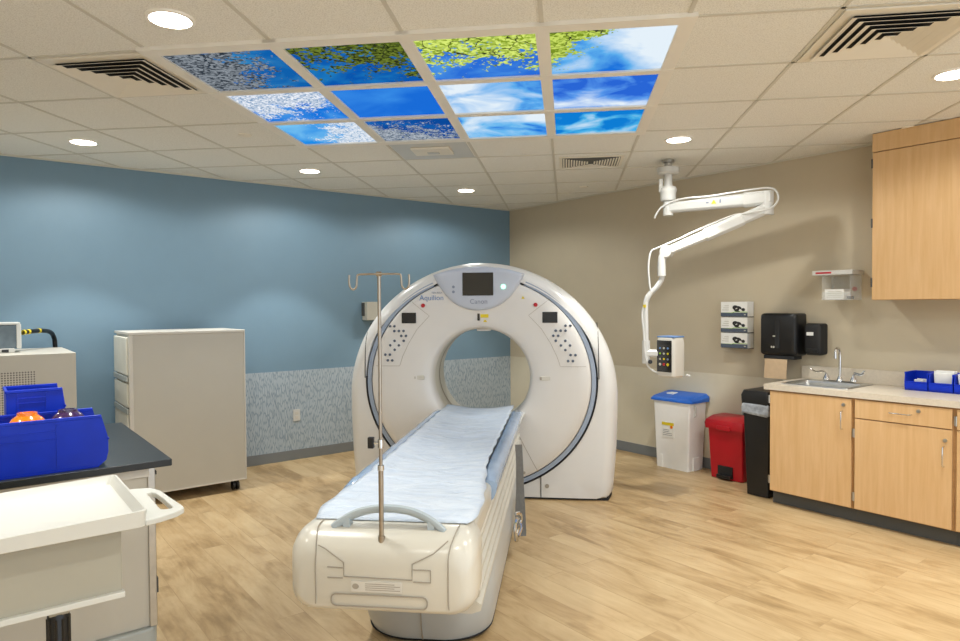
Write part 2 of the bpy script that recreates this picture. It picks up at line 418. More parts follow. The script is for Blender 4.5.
def sky_mat(name, sky_a, sky_b, cloud=0, cscale=3, coff=(0,0,0), cdir=None, leaf=None, lmask=None, lthr=.5, ldens=.5, lsc=38, branch=0, bright=1.0):
    m, nt, b = newmat(name); L = nt.links.new
    nt.nodes.remove(b)
    tc = N(nt, 'ShaderNodeTexCoord')
    sx = N(nt, 'ShaderNodeSeparateXYZ'); L(tc.outputs['Object'], sx.inputs[0])
    off = N(nt, 'ShaderNodeMapping'); off.inputs['Location'].default_value = coff; L(tc.outputs['Object'], off.inputs[0])
    big = N(nt, 'ShaderNodeTexNoise', i_Scale=cscale, i_Detail=5.0, i_Roughness=.5, i_Distortion=.5); L(off.outputs[0], big.inputs['Vector'])
    def lincomb(a, bb, c, src):     # a*x + b*y + c + src
        m1 = N(nt, 'ShaderNodeMath', operation='MULTIPLY_ADD'); m1.inputs[1].default_value = a; L(sx.outputs[0], m1.inputs[0]); m1.inputs[2].default_value = c
        m2 = N(nt, 'ShaderNodeMath', operation='MULTIPLY_ADD'); m2.inputs[1].default_value = bb; L(sx.outputs[1], m2.inputs[0]); L(m1.outputs[0], m2.inputs[2])
        m3 = N(nt, 'ShaderNodeMath', operation='ADD'); L(m2.outputs[0], m3.inputs[0]); L(src, m3.inputs[1]); return m3.outputs[0]
    cd = cdir or (0, 0, 0)
    f = lincomb(cd[0], cd[1], cd[2], big.outputs['Fac'])
    r = N(nt, 'ShaderNodeValToRGB'); e = r.color_ramp.elements
    e[0].position = .42; e[0].color = lin(sky_a); e[1].position = .74; e[1].color = (.82, .92, 1, 1) if cloud else lin(sky_b)
    if cloud: k = e.new(.52); k.color = lin(sky_b)
    L(f, r.inputs[0]); out = r.outputs[0]
    if leaf:
        fine = N(nt, 'ShaderNodeTexNoise', i_Scale=lsc, i_Detail=3.0, i_Roughness=.6); L(off.outputs[0], fine.inputs['Vector'])
        vo = N(nt, 'ShaderNodeTexVoronoi', i_Scale=lsc*1.6); L(off.outputs[0], vo.inputs['Vector'])
        lm = lmask or (0, 0, 0)
        med = N(nt, 'ShaderNodeTexNoise', i_Scale=9.0, i_Detail=3.0); L(off.outputs[0], med.inputs['Vector'])
        mm = N(nt, 'ShaderNodeMath', operation='ADD'); L(med.outputs['Fac'], mm.inputs[0]); L(fine.outputs['Fac'], mm.inputs[1])
        g = lincomb(lm[0], lm[1], lm[2], mm.outputs[0])
        gt = N(nt, 'ShaderNodeMapRange'); gt.inputs[1].default_value = 1.0; gt.inputs[2].default_value = 1.06; L(g, gt.inputs[0])
        lc = N(nt, 'ShaderNodeValToRGB'); q = lc.color_ramp.elements
        q[0].position = .1; q[0].color = lin(leaf[0]); q[1].position = .8; q[1].color = lin(leaf[1])
        mv = N(nt, 'ShaderNodeSeparateColor'); L(vo.outputs['Color'], mv.inputs[0]); L(mv.outputs[0], lc.inputs[0])
        mx = N(nt, 'ShaderNodeMixRGB'); L(gt.outputs[0], mx.inputs[0]); L(out, mx.inputs[1]); L(lc.outputs[0], mx.inputs[2]); out = mx.outputs[0]
        if branch:
            bo = N(nt, 'ShaderNodeTexNoise', i_Scale=6.0, i_Detail=3.0); L(off.outputs[0], bo.inputs['Vector'])
            sc = N(nt, 'ShaderNodeVectorMath', operation='SCALE'); sc.inputs[3].default_value = .3; L(bo.outputs['Color'], sc.inputs[0])
            ad = N(nt, 'ShaderNodeVectorMath', operation='ADD'); L(off.outputs[0], ad.inputs[0]); L(sc.outputs[0], ad.inputs[1])
            bv = N(nt, 'ShaderNodeTexVoronoi', feature='DISTANCE_TO_EDGE', i_Scale=5.0); L(ad.outputs[0], bv.inputs['Vector'])
            bt = N(nt, 'ShaderNodeMapRange'); bt.inputs[1].default_value = .022; bt.inputs[2].default_value = .008; L(bv.outputs['Distance'], bt.inputs[0])
            g2 = N(nt, 'ShaderNodeMath', operation='MULTIPLY'); L(bt.outputs[0], g2.inputs[0])
            gm = N(nt, 'ShaderNodeMapRange'); gm.inputs[1].default_value = .95; gm.inputs[2].default_value = 1.1; L(g, gm.inputs[0]); L(gm.outputs[0], g2.inputs[1])
            mx2 = N(nt, 'ShaderNodeMixRGB'); mx2.inputs[2].default_value = (.03, .035, .02, 1)
            L(g2.outputs[0], mx2.inputs[0]); L(out, mx2.inputs[1]); out = mx2.outputs[0]
    em = N(nt, 'ShaderNodeEmission', i_Strength=SKY_E*bright); L(out, em.inputs[0])
    o = nt.nodes['Material Output']; L(em.outputs[0], o.inputs[0])
    return m

DB, AZ, SB = '#0f5fc8', '#1777e0', '#54a6ee'
BLO = ('#5c6f86', '#e4edf6')
panels = [
 # (col,row): label, material args
 (0,0,'backlit sky panel crowded with dark grey blossom twigs, nearest left corner of sky ceiling', dict(sky_a='#1470c8', sky_b='#45a8e4', cscale=4, leaf=('#333d48','#a2abb4'), lmask=(-1.3,-.2,.13), lsc=48, branch=0, bright=.75)),
 (1,0,'backlit sky panel of dark olive leaves and a dark branch', dict(sky_a='#0c62c4', sky_b='#2a9be0', cscale=5, leaf=('#2c3a14','#7d8f35'), lmask=(.3,-.75,.03), lsc=44, branch=1, bright=.8)),
 (2,0,'backlit sky panel with bright yellow-green leaves over fine branches', dict(sky_a='#2b6fdc', sky_b='#5aa9f0', cscale=4, leaf=('#8aa52a','#dff27a'), lmask=(.1,-1.0,.05), lsc=42, branch=1)),
 (3,0,'backlit sky panel of a big white cloud with leaves at one corner', dict(sky_a='#1b74e0', sky_b='#5fb2f2', cloud=1, cscale=2.4, coff=(1.2,.4,0), cdir=(.5,-.3,.12), leaf=('#7c9626','#cfe468'), lmask=(-2.6,-1.6,-.42), lsc=44, branch=1)),
 (0,1,'backlit sky panel of bright white blossoms, middle of the left column', dict(sky_a=AZ, sky_b=SB, cscale=4, coff=(3,1,0), leaf=('#7fa0c4','#f4f8ff'), lmask=(-.5,-1.2,.14), lsc=58)),
 (1,1,'backlit sky panel of plain deep azure with no leaves or clouds', dict(sky_a='#1a6edc', sky_b='#3f96ee', cscale=2, coff=(5,2,0))),
 (2,1,'backlit sky panel with white cloud bank, directly beyond the bright leaves', dict(sky_a='#1f6fdc', sky_b='#5fb0f2', cloud=1, cscale=3.2, coff=(2,7,0), cdir=(-.45,.1,.10))),
 (3,1,'backlit sky panel of violet-blue sky with one small cloud wisp', dict(sky_a='#2a68da', sky_b='#5a9cf0', cloud=1, cscale=3.6, coff=(8,3,0), cdir=(-.1,.35,.0))),
 (0,2,'backlit sky panel of pale blossoms right and light blue left, farthest left corner', dict(sky_a='#2390ea', sky_b='#7cc8f6', cscale=3, coff=(1,9,0), leaf=('#8fb2d4','#f6faff'), lmask=(1.5,.4,-.0), lsc=58)),
 (1,2,'backlit sky panel of greyish blossoms against deep blue', dict(sky_a='#0d50a8', sky_b='#1f74cc', cscale=3, coff=(4,4,0), leaf=('#51677f','#c3ccd6'), lmask=(-.5,.9,.03), lsc=52, bright=.85)),
 (2,2,'backlit sky panel of soft streaked cloud in far row beside blossoms', dict(sky_a='#1b78e2', sky_b='#6cbcf4', cloud=1, cscale=3.0, coff=(6,6,0), cdir=(0,-.2,.05))),
 (3,2,'backlit sky panel of turquoise hazy cloud, farthest right corner', dict(sky_a='#0f7fd8', sky_b='#49b4ec', cloud=1, cscale=3.4, coff=(9,1,0), cdir=(0,.2,-.05))),
]
for c, r_, lab, kw in panels:
    m = sky_mat('sky_picture', **kw)
    ce = gp(-4+c+.5, r_+.5, HC-.004)
    t = thing('sky_panel', lab, 'ceiling light panel', ce, GR, 'backlit sky panels in the ceiling')
    bm = BM(); box(bm, -.282, .282, -.282, .282, -.003, .003); obj('backlit_picture', bm, m, t)
    bm = BM()
    for x0, x1, y0, y1 in ((-.284,.284,-.284,-.276),(-.284,.284,.276,.284),(-.284,-.276,-.276,.276),(.276,.284,-.276,.276)): box(bm, x0, x1, y0, y1, -.011, -.0035)
    obj('bezel', bm, 'white_frame', t)

# ------------------------------------------------------------------ recessed downlights
m_disc = mat('downlight_diffuser', '#ffffff', .4, var=0, emit='#fff6ea', es=DISC)
lights = [(-4.72,-3.36,'round recessed downlight, largest one near upper left of the ceiling'),
          (-4.72,-.81,'round recessed downlight above the electronics cabinet near the blue wall'),
          (-3.0,-.81,'round recessed downlight near the blue wall, middle of three along it'),
          (-1.30,-.83,'round recessed downlight nearest the blue and tan wall corner'),
          (-1.31,-3.42,'round recessed downlight beside the ceiling arm mount'),
          (-1.30,-5.11,'round recessed downlight near the maple wall cabinet'),
          (-3.0,-5.6,None), (-4.72,-5.9,None), (-6.3,-3.4,None), (-6.3,-.81,None), (-1.3,-6.9,None), (-3.0,-7.4,None), (-4.72,-7.6,None), (-6.3,-5.9,None)]
for i, (x, y, lab) in enumerate(lights):
    t = thing('downlight', lab or 'round recessed downlight behind the viewpoint', 'ceiling light', (x, y, HC), 0, 'recessed downlights' if lab else 'recessed downlights behind the viewpoint')
    bm = BM(); loft(bm, [circ((0,0,0), .098, (0,0,1), 40), circ((0,0,-.008), .094, (0,0,1), 40), circ((0,0,-.009), .082, (0,0,1), 40)], False, False)
    obj('trim_ring', bm, 'lamp_white', t, smooth=True)
    bm = BM(); loft(bm, [circ((0,0,-.003), .083, (0,0,1), 40), circ((0,0,-.007), .083, (0,0,1), 40)]); obj('diffuser', bm, m_disc, t)
    for kind, pw, ang, bl in (('beam', DOWN_W, 82, .3), ('flood', DOWN_FLOOD, 164, .35)):
        ld = bpy.data.lights.new('downlight_'+kind, 'SPOT'); ld.energy = pw; ld.spot_size = math.radians(ang); ld.spot_blend = bl
        ld.shadow_soft_size = .05; ld.color = (.985, .99, .95)
        lo = bpy.data.objects.new('downlight_'+kind, ld); COL.objects.link(lo); lo.parent = t; lo.location = (0, 0, -.02)

# ------------------------------------------------------------------ ceiling vents, sensors
def diffuser(name, i, j, lab, size=.245, n=5, grp='ceiling air vents'):
    t = thing(name, lab, 'air vent', gp(i+.5, j+.5, HC), GR, grp)
    bm = BM(); box(bm, -.29, .29, -.29, .29, -.010, -.001)
    obj('vent_plate', bm, 'vent', t, bev=.002)
    bm = BM(); box(bm, -size+.012, size-.012, -size+.012, size-.012, -.0115, -.0102); obj('throat_shade', bm, 'dark', t)  # dark sheet painted as the throat's shade, no cavity behind it
    step = size/(n+.6)
    for k in range(n+1):
        a = size-k*step; b = max(.004, a-step*.70)
        if k == n: b = .002
        def sq(r, z): return [(-r,-r,z),(r,-r,z),(r,r,z),(-r,r,z)]
        bm = BM()
        loft(bm, [sq(b, -.0125), sq(a, -.025), sq(a+.002, -.024), sq(max(b+.003, .004), -.0118)], False, False)
        obj('louvre', bm, 'vent', t)
    return t
diffuser('air_diffuser', -5, 0, 'square louvred ceiling air diffuser at the left corner of sky ceiling')
diffuser('air_diffuser', 1, 0, 'square louvred ceiling air diffuser near upper right of photo')
# small return grille
t = thing('return_grille', 'small louvred ceiling grille beyond the sky panels near the tan wall', 'air vent', gp(-.55+.05, 4.5, HC), GR, 'ceiling air vents')
bm = BM(); box(bm, -.26, .26, -.2, .2, -.008, -.001); obj('vent_plate', bm, 'vent', t, bev=.002)
bm = BM(); box(bm, -.235, .235, -.175, .175, -.0095, -.0082); obj('throat_shade', bm, 'kick', t)  # grey sheet stands in for shade behind the slats
for k in range(10):
    for sgn in (-1, 1):
        x = sgn*(.03+k*.0215); hy = .04+.0142*k
        bm = BM(); beam(bm, (x, -hy, -.013), (x, hy, -.013), .013, .007); obj('louvre', bm, 'vent', t)
for k in range(5):
    y = .165-k*.028; hx = max(.02, .2-k*.045)
    bm = BM(); beam(bm, (-hx, y, -.015), (hx, y, -.015), .012, .007); obj('louvre', bm, 'vent', t)
# speaker / sensor tile
t = thing('ceiling_sensor_plate', 'pale rectangular plate in a ceiling tile beyond the grey blossom panel', 'ceiling fixture', gp(-2.5, 3.5, HC), GR)
bm = BM(); box(bm, -.285, .285, -.285, .285, -.005, -.001); obj('tile_plate', bm, 'white_plastic', t, bev=.002)
bm = BM(); box(bm, -.15, .15, -.12, .10, -.022, -.0052); obj('raised_plate', bm, 'vent', t, bev=.006)
bm = BM(); box(bm, -.04, .05, -.02, .03, -.030, -.0222); obj('sensor', bm, 'white_plastic', t, bev=.004)
for x, y, lab in ((-3.854,-1.679,'small round sprinkler cover left of the sky panels'), (-.45,-1.684,'small round sprinkler cover near the tan wall'), (-.309,-4.558,'small round sprinkler cover beside maple wall cabinet')):
    bm = BM(); lathe(bm, [(.045,0),(.045,-.004),(.038,-.008)], (0,0,0), 24)
    o = obj('sprinkler_cover', bm, 'vent', smooth=True, loc=(x, y, HC)); tag(o, lab, 'sprinkler', 'sprinkler covers')

# ------------------------------------------------------------------ CT gantry
gt = thing('ct_scanner', 'large white ring-shaped CT scanner gantry standing behind the patient table', 'CT scanner', (-2.22, -2.22, 0), -PI/4)
NSEG = 144
def outline(inset, z0=.02):
    """outer silhouette point on the ray from (0,.927) at angle a"""
    a_, b_, cz = 1.085-inset, 1.07-inset, .80
    pts = []
    for i in range(NSEG):
        th = 2*PI*i/NSEG; dx, dz = math.cos(th), math.sin(th)
        lo, hi = 0, 3
        def inside(x, z):
            if z < z0: return False
            if z >= cz: return (x/a_)**2+((z-cz)/b_)**2 < 1
            t = (cz-z)/cz; return abs(x) < a_-.045*t**2
        for _ in range(40):
            mid = (lo+hi)/2
            if inside(dx*mid, .927+dz*mid): lo = mid
            else: hi = mid
        pts.append((dx*lo, .927+dz*lo))
    return pts
def ell(cx, cz, a, b, n=NSEG): return [(cx+a*math.cos(2*PI*i/n), cz+b*math.sin(2*PI*i/n)) for i in range(n)]
def at_y(p, y): return [Vector((x, y, z)) for x, z in p]
bm = BM()
loft(bm, [at_y(ell(0,.927,.917,.867), .10), at_y(ell(0,.927,.924,.874), .004), at_y(outline(.11), -.002), at_y(outline(.075), .006), at_y(outline(.04), .035), at_y(outline(.012), .085), at_y(outline(0), .16),
          at_y(outline(0), .62), at_y(outline(.02), .70), at_y(outline(.09), .74), at_y(ell(.01,.955,.47,.47), .75)], False, False)
obj('rear_housing', bm, 'scan_white', gt, smooth=True)
# face disc
K = [(0,.10),(.006,.055),(.02,.025),(.05,.0),(.12,-.016),(.25,-.028),(.45,-.036),(.7,-.04),(.86,-.038),(.94,-.028),(.98,-.018),(1,.004)]
def face_y(k):
    for (a, ya), (b, yb) in zip(K, K[1:]):
        if k <= b: return ya+(yb-ya)*(k-a)/(b-a)
    return .004
def kell(k): return (.01*(1-k), .955+(.927-.955)*k, .385+(.872-.385)*k, .385+(.822-.385)*k)
def face_at(x, z):
    lo, hi = 0, 1.1
    for _ in range(30):
        m_ = (lo+hi)/2; cx, cz, a, b = kell(m_)
        if ((x-cx)/a)**2+((z-cz)/b)**2 > 1: lo = m_
        else: hi = m_
    return face_y(min(lo, 1))
bm = BM()
ks = [0,.003,.006,.012,.02,.035,.05,.08,.12,.18,.25,.35,.45,.6,.7,.8,.86,.91,.94,.96,.98,.99,1]
loft(bm, [at_y(ell(*kell(k)), face_y(k)) for k in ks], False, False)
obj('front_face', bm, 'scan_face', gt, smooth=True)
bm = BM()
loft(bm, [at_y(ell(.01,.955,.385,.385), .098), at_y(ell(.01,.955,.389,.389), .2), at_y(ell(.01,.955,.398,.398), .55), at_y(ell(.01,.955,.42,.42), .68), at_y(ell(.01,.955,.47,.47), .75)], False, False)
obj('bore_tunnel', bm, 'scan_cream', gt, smooth=True)
bm = BM()   # thin bore window band
loft(bm, [at_y(ell(.01,.955,.3895,.3895), .30), at_y(ell(.01,.955,.390,.390), .34)], False, False)
obj('scan_window', bm, 'seam_soft', gt, smooth=True)
# blue grey ring, left open under the console shield
def arc_band(a0, a1, e0, e1, y0, y1, n=110):
    """open band between ellipses e0 and e1 (a,b) from angle a0 to a1"""
    bm = BM(); rings = []
    for i in range(n+1):
        th = a0+(a1-a0)*i/n; c, s = math.cos(th), math.sin(th)
        A_, B_ = Vector((e0[0]*c, 0, .927+e0[1]*s)), Vector((e1[0]*c, 0, .927+e1[1]*s))
        rings.append([A_+Vector((0,y1,0)), A_*.85+B_*.15+Vector((0,y0,0)), A_*.15+B_*.85+Vector((0,y0,0)), B_+Vector((0,y1,0))])
    loft(bm, rings); return bm
R0 = math.radians(66)
obj('trim_band', arc_band(PI-R0-2*PI+0*1, R0, (.870,.820), (.916,.866), .000, .06), 'ring_blue', gt, smooth=True)
# dark reveal around the lower half and up both sides
obj('reveal_gap', arc_band(-PI-.04, .04, (.915,.865), (.926,.876), -.001, .05, 90), 'seam', gt)
HI = [(.11,-.002),(.075,.006),(.04,.035),(.012,.085),(0,.16)]
def house_y(x, z):
    lo, hi = 0, .3
    for _ in range(30):
        m_ = (lo+hi)/2; a_, b_ = 1.085-m_, 1.07-m_
        ins = (x/a_)**2+((z-.8)/b_)**2 < 1 if z >= .8 else abs(x) < a_-.045*((.8-z)/.8)**2
        if ins: lo = m_
        else: hi = m_
    if lo >= .11: return -.002
    for (i0, y0), (i1, y1) in zip(HI, HI[1:]):
        if lo >= i1: return y0+(y1-y0)*(i0-lo)/(i0-i1)
    return .16
for s in (-1, 1):
    bm = BM(); pts = []
    for i in range(13):
        z = .95+(1.385-.95)*i/12; pts.append((s*(.930-.006*(i/12)), z))
    rings = []
    for x, z in pts:
        # surface depth of the housing along the vertical seam
        y = house_y(x, z)-.002
        rings.append([(x-.003, y, z), (x+.003, y, z), (x+.003, y+.03, z), (x-.003, y+.03, z)])
    loft(bm, rings); obj('side_seam', bm, 'seam', gt)
    bm = BM(); box(bm, s*.479-.003, s*.479+.003, -.0055, .01, .02, .188); obj('kick_seam', bm, 'seam', gt)
    bm = BM(); cyl(bm, (s*.527, -.008, .11), (s*.527, .01, .11), .016, 18); obj('cover_screw', bm, 'seam_soft', gt, smooth=True)
bm = BM(); loft(bm, [[(-1.0,.03,0),(1.0,.03,0),(1.04,.2,0),(1.04,.66,0),(-1.04,.66,0),(-1.04,.2,0)], [(-1.0,.03,.03),(1.0,.03,.03),(1.04,.2,.03),(1.04,.66,.03),(-1.04,.66,.03),(-1.04,.2,.03)]])
obj('floor_plinth', bm, 'seam', gt)
# console shield
top = []; n = 24
for i in range(n+1):
    x = -.357+.716*i/n; top.append((x, .80+(1.07-.038)*math.sqrt(1-(x/(1.085-.038))**2)))
low = [Vector((x, 0, z)) for x, z in [(.359,1.765),(.326,1.699),(.255,1.598),(.15,1.521),(.003,1.487),(-.145,1.52),(-.25,1.598),(-.322,1.70),(-.357,1.765)]]
lowp = [(v.x, v.z) for v in smooth_path(low, 5)][1:-1]
poly = top + lowp
def scale_poly(p, d):
    cx, cz = 0, 1.68; out = []
    for x, z in p:
        v = Vector((x-cx, z-cz)); L_ = v.length; v *= (L_-d)/L_; out.append((cx+v.x, cz+v.y))
    return out
bm = BM()
loft(bm, [at_y(poly, .06), at_y(poly, -.045), at_y(scale_poly(poly, .006), -.057), at_y(scale_poly(poly, .018), -.063), at_y(scale_poly(poly, .05), -.067)], False, True)
sh = obj('console_shield', bm, 'scan_grey', gt, smooth=True)
B('display_screen', 'black_gloss', sh, -.121, .121, -.072, -.060, 1.603, 1.782, bev=.003)
bm = BM(); cyl(bm, (.199,-.060,1.671), (.199,-.074,1.671), .018, 24); obj('start_lamp', bm, 'green_led', sh, smooth=True, label='glowing pale green lamp')
for z in (1.673, 1.634):
    bm = BM(); cyl(bm, (-.192,-.060,z), (-.192,-.070,z), .011, 16); obj('button', bm, 'text_grey', sh, smooth=True)
text('maker_lettering', 'Canon', .052, 'text_grey', sh, (.006, -.0685, 1.556), (PI/2, 0, 0))
# writing and stickers on the face
yA = face_at(-.37, 1.59)
text('model_lettering', 'Aquilion', .058, 'text_blue', gt, (-.372, yA-.002, 1.588), (PI/2, 0, 0))
text('series_lettering', 'TSX-303A', .02, 'text_grey', gt, (-.33, yA-.002, 1.628), (PI/2, 0, 0))
def disc(name, x, z, r, m, h=.006, n=18, parent=gt, label=None):
    y = face_at(x, z); bm = BM(); loft(bm, [circ((x, y+.004, z), r, (0,1,0), n), circ((x, y-h*.7, z), r, (0,1,0), n), circ((x, y-h, z), r*.8, (0,1,0), n)]); return obj(name, bm, m, parent, smooth=True, label=label)
disc('stop_button', -.441, 1.529, .016, 'red', .012, label='red stop button'); disc('stop_button', .446, 1.529, .016, 'red', .012, label='red stop button')
y = face_at(.349, 1.585); bm = BM(); prism(bm, [(-.013,-.009),(.013,-.009),(0,.013)], (.349, y+.002, 1.585), (1,0,0), (0,0,1), (0,-.004,0)); obj('warning_sticker', bm, 'yellow', gt)
y = face_at(.04, 1.44)
B('laser_sticker', 'yellow', gt, .014, .078, y-.003, y+.004, 1.431, 1.458, bev=0)
bm = BM(); prism(bm, [(-.016,-.009),(.016,-.009),(0,.012)], (.05, face_at(.05,1.408)+.002, 1.406), (1,0,0), (0,0,1), (0,-.004,0)); obj('warning_sticker', bm, 'yellow', gt)
B('laser_slot', 'black_gloss', gt, -.010, .009, y-.004, y+.004, 1.408, 1.464, bev=.002)
y = face_at(.03, 1.32)
B('laser_tab', 'scan_white', gt, -.03, .08, y-.010, y+.03, 1.322, 1.339, bev=.004)
# control panels
def surf_line(bm, pts, w=.0028, lift=.0016):
    P = []
    for (x0, z0), (x1, z1) in zip(pts, pts[1:]):
        k = max(1, int(math.hypot(x1-x0, z1-z0)/.02))
        for i in range(k): P.append((x0+(x1-x0)*i/k, z0+(z1-z0)*i/k))
    P.append(pts[-1])
    rings = []
    for i, (x, z) in enumerate(P):
        a, b = P[max(i-1,0)], P[min(i+1,len(P)-1)]
        t = Vector((b[0]-a[0], b[1]-a[1])).normalized(); nrm = Vector((-t.y, t.x))*w/2
        y = face_at(x, z)
        rings.append([(x+nrm.x, y-lift, z+nrm.y), (x-nrm.x, y-lift, z-nrm.y), (x-nrm.x, y+.004, z-nrm.y), (x+nrm.x, y+.004, z+nrm.y)])
    loft(bm, rings)
dotsR = [(.675,1.366),(.712,1.366),(.6,1.328),(.638,1.328),(.675,1.328),(.581,1.289),(.619,1.289),(.6,1.25),(.673,1.25),(.639,1.214),(.709,1.214),(.673,1.179),(.713,1.14),(.75,1.14),(.694,1.094),(.73,1.094)]
for s in (-1, 1):
    bm = BM()
    surf_line(bm, [(s*.557,1.576),(s*.391,1.447),(s*.49,1.342),(s*.56,1.23),(s*.61,1.125),(s*.634,1.05),(s*.83,1.05)])
    cp = obj('control_panel_outline', bm, 'seam_soft', gt)
    y = face_at(s*.556, 1.43)
    B('control_display', 'lcd', gt, s*.556-.058, s*.556+.058, y-.006, y+.004, 1.389, 1.473, bev=.002)
    y = face_at(s*.67, 1.213); disc('button_pad', s*.672, 1.213, .052, 'scan_white', .003, 32)
    for x, z in dotsR: disc('control_button', s*x, z, .0105, 'button', .007, 14)
    dx = -.48 if s < 0 else .52
    y = face_at(dx, .96); bm = BM()
    loft(bm, [[Vector((dx+px_, y+.003, .957+pz_)) for px_, pz_ in rrect(.092, .036, .016)], [Vector((dx+px_, y-.003, .957+pz_)) for px_, pz_ in rrect(.085, .03, .014)]])
    dm = obj('grip_dimple', bm, 'scan_cream', gt, smooth=True)
    B('painted_grip_shadow', 'seam_soft', dm, dx-.045, dx-.028, y-.005, y+.002, .945, .968, bev=.003)  # darker strip stands in for shade at the dimple's left edge
bm = BM(); surf_line(bm, [(.25,.60),(.28,.57),(.348,.437),(.47,.205)], .004); surf_line(bm, [(-.25,.60),(-.28,.57),(-.348,.437),(-.47,.205)], .004)
obj('face_seam', bm, 'seam_soft', gt)
for s in (-1, 1): disc('face_screw', s*.349, .218, .012, 'seam_soft', .004)

# ------------------------------------------------------------------ patient table
pt = thing('patient_table', 'white motorised patient table leading into the scanner bore', 'patient table', (-2.22, -2.22, 0), -PI/4)
def fp(hw, y0, y1, r0, r1, z, n=10, cx=.02):
    out = []
    for qx, yc, r, a0 in ((1, y1, r1, 0), (-1, y1, r1, PI/2), (-1, y0, r0, PI), (1, y0, r0, 1.5*PI)):
        sy = 1 if yc == y1 else -1
        for i in range(n+1):
            a = a0+PI/2*i/n; out.append(Vector((cx+qx*(hw-r)+r*math.cos(a), yc-sy*r+r*math.sin(a), z)))
    return out
bm = BM()
loft(bm, [fp(.292,-2.27,-.10,.22,.04,.018), fp(.308,-2.30,-.10,.23,.04,.08), fp(.318,-2.32,-.10,.23,.04,.22), fp(.302,-2.30,-.10,.22,.04,.32), fp(.27,-2.24,-.10,.2,.04,.38)])
ped = obj('pedestal', bm, 'base_grey', pt, smooth=True, label='pale grey pedestal')
bm = BM(); loft(bm, [fp(.285,-2.25,-.12,.21,.04,0), fp(.296,-2.275,-.12,.21,.04,.02)]); obj('floor_gasket', bm, 'seam', ped)
bm = BM(); tube(bm, [(.02,-2.272,.02),(.02,-2.303,.08),(.02,-2.323,.22),(.02,-2.30,.32)], .003, 6); obj('pedestal_seam', bm, 'seam_soft', ped)
# bellows side cover: ribbed sides
bm = BM()
prof = [(.30,.34)]
for k in range(5):
    z = .345+k*.055; prof += [(.335-.004*k, z+.008), (.338-.004*k, z+.032), (.305-.003*k, z+.05)]
prof += [(.30, .63)]
ring = [(x, z) for x, z in prof] + [(-x, z) for x, z in prof[::-1]]
loft(bm, [[Vector((x, -2.68, z)) for x, z in ring], [Vector((x, -.12, z)) for x, z in ring]])
obj('ribbed_side_cover', bm, 'scan_cream', pt)
# table carriage (under the cradle)
bm = BM()
def csec(y, hw, z0, z1, r): return [Vector((x, y, z)) for x, z in rrect(2*hw, z1-z0, r, 6, 0, (z0+z1)/2)]
loft(bm, [csec(-2.7,.318,.58,.698,.03), csec(-.06,.318,.58,.698,.03)]); obj('table_carriage', bm, 'scan_cream', pt, smooth=True)
bm = BM(); loft(bm, [csec(-2.0,.30,.665,.692,.012), csec(.04,.36,.665,.692,.012), csec(.07,.35,.669,.69,.010)]); obj('cradle', bm, 'scan_white', pt, smooth=True)
# foot end cover
bm = BM()
rings = []
for s, tin, sin_, bin_ in ((0,.11,.055,.03),(.006,.075,.035,.018),(.02,.045,.018,.010),(.05,.018,.005,.003),(.09,.004,0,0),(.13,0,0,0),(.20,0,.002,0),(.25,.004,.012,.01),(.28,.012,.03,.03)):
    y = -2.935+s; hw = .342-sin_; z0 = .435+bin_+(0 if s < .45 else .0); z1 = .722-tin
    R_ = []
    for x, z in rrect(2*hw, z1-z0, .075 if z1-z0 > .16 else .05, 8, .008, (z0+z1)/2): R_.append(Vector((x, y, z)))
    rings.append(R_)
loft(bm, rings)
foot = obj('foot_end_cover', bm, 'scan_cream', pt, smooth=True, label='cream rounded end cover')
# seams on the cover
def cover_pt(x, z):     # point on the nose of the cover
    return -2.937
bm = BM()
for xs, sg in ((-.222,-1), (.255,1)):
    path = [(xs+sg*.02, -2.60, .7235), (xs+sg*.02, -2.79, .7235), (xs+sg*.018, -2.85, .7215), (xs+sg*.012, -2.885, .706), (xs+sg*.004, -2.915, .679), (xs, -2.931, .648), (xs, -2.937, .615), (xs, -2.937, .50), (xs+sg*.002, -2.932, .466), (xs+sg*.004, -2.90, .443)]
    tube(bm, smooth_path(path, 3), .0022, 6)
obj('cover_seam', bm, 'seam_soft', foot, smooth=True)
bm = BM()
yf = -2.9375
for pts in ([(-.216,.674,-2.921),(-.19,.665,-2.926),(-.118,.622,yf),(-.118,.572,yf),(.128,.569,yf),(.128,.625,yf),(.20,.66,-2.928),(.25,.70,-2.905)],
            [(-.178,.604,yf),(-.122,.602,yf)], [(-.178,.566,yf),(-.122,.566,yf)], [(.132,.606,yf),(.193,.606,yf),(.193,.563,yf),(.132,.563,yf)]):
    tube(bm, [(x, y, z) for x, z, y in pts], .0022, 6)
obj('hatch_seam', bm, 'seam_soft', foot, smooth=True)
bm = BM()
loft(bm, [[Vector((x, yf-.001, z)) for x, z in rrect(.35, .046, .02, 6, .008, .489)], [Vector((x, yf+.004, z)) for x, z in rrect(.35, .046, .02, 6, .008, .489)]], False, False)
r1 = rrect(.35, .046, .02, 6, .008, .489); r2 = rrect(.342, .038, .017, 6, .008, .489)
bm.free(); bm = BM()
loft(bm, [[Vector((x, yf, z)) for x, z in r1], [Vector((x, yf-.0025, z)) for x, z in r1], [Vector((x, yf-.0025, z)) for x, z in r2], [Vector((x, yf, z)) for x, z in r2]], False, False)
obj('oblong_panel', bm, 'seam_soft', foot)
lb = B('rating_label', 'beige_trim', foot, -.092, .092, yf-.0025, yf+.003, .521, .558, bev=0, label='pale printed plate')
bm = BM()
for k in range(4): box(bm, -.04, .085-(k % 2)*.02, yf-.0032, yf-.0024, .528+k*.007, .5305+k*.007)
bm2 = [(-.075+.012*math.cos(a), .54+.010*math.sin(a)) for a in [2*PI*i/16 for i in range(16)]]
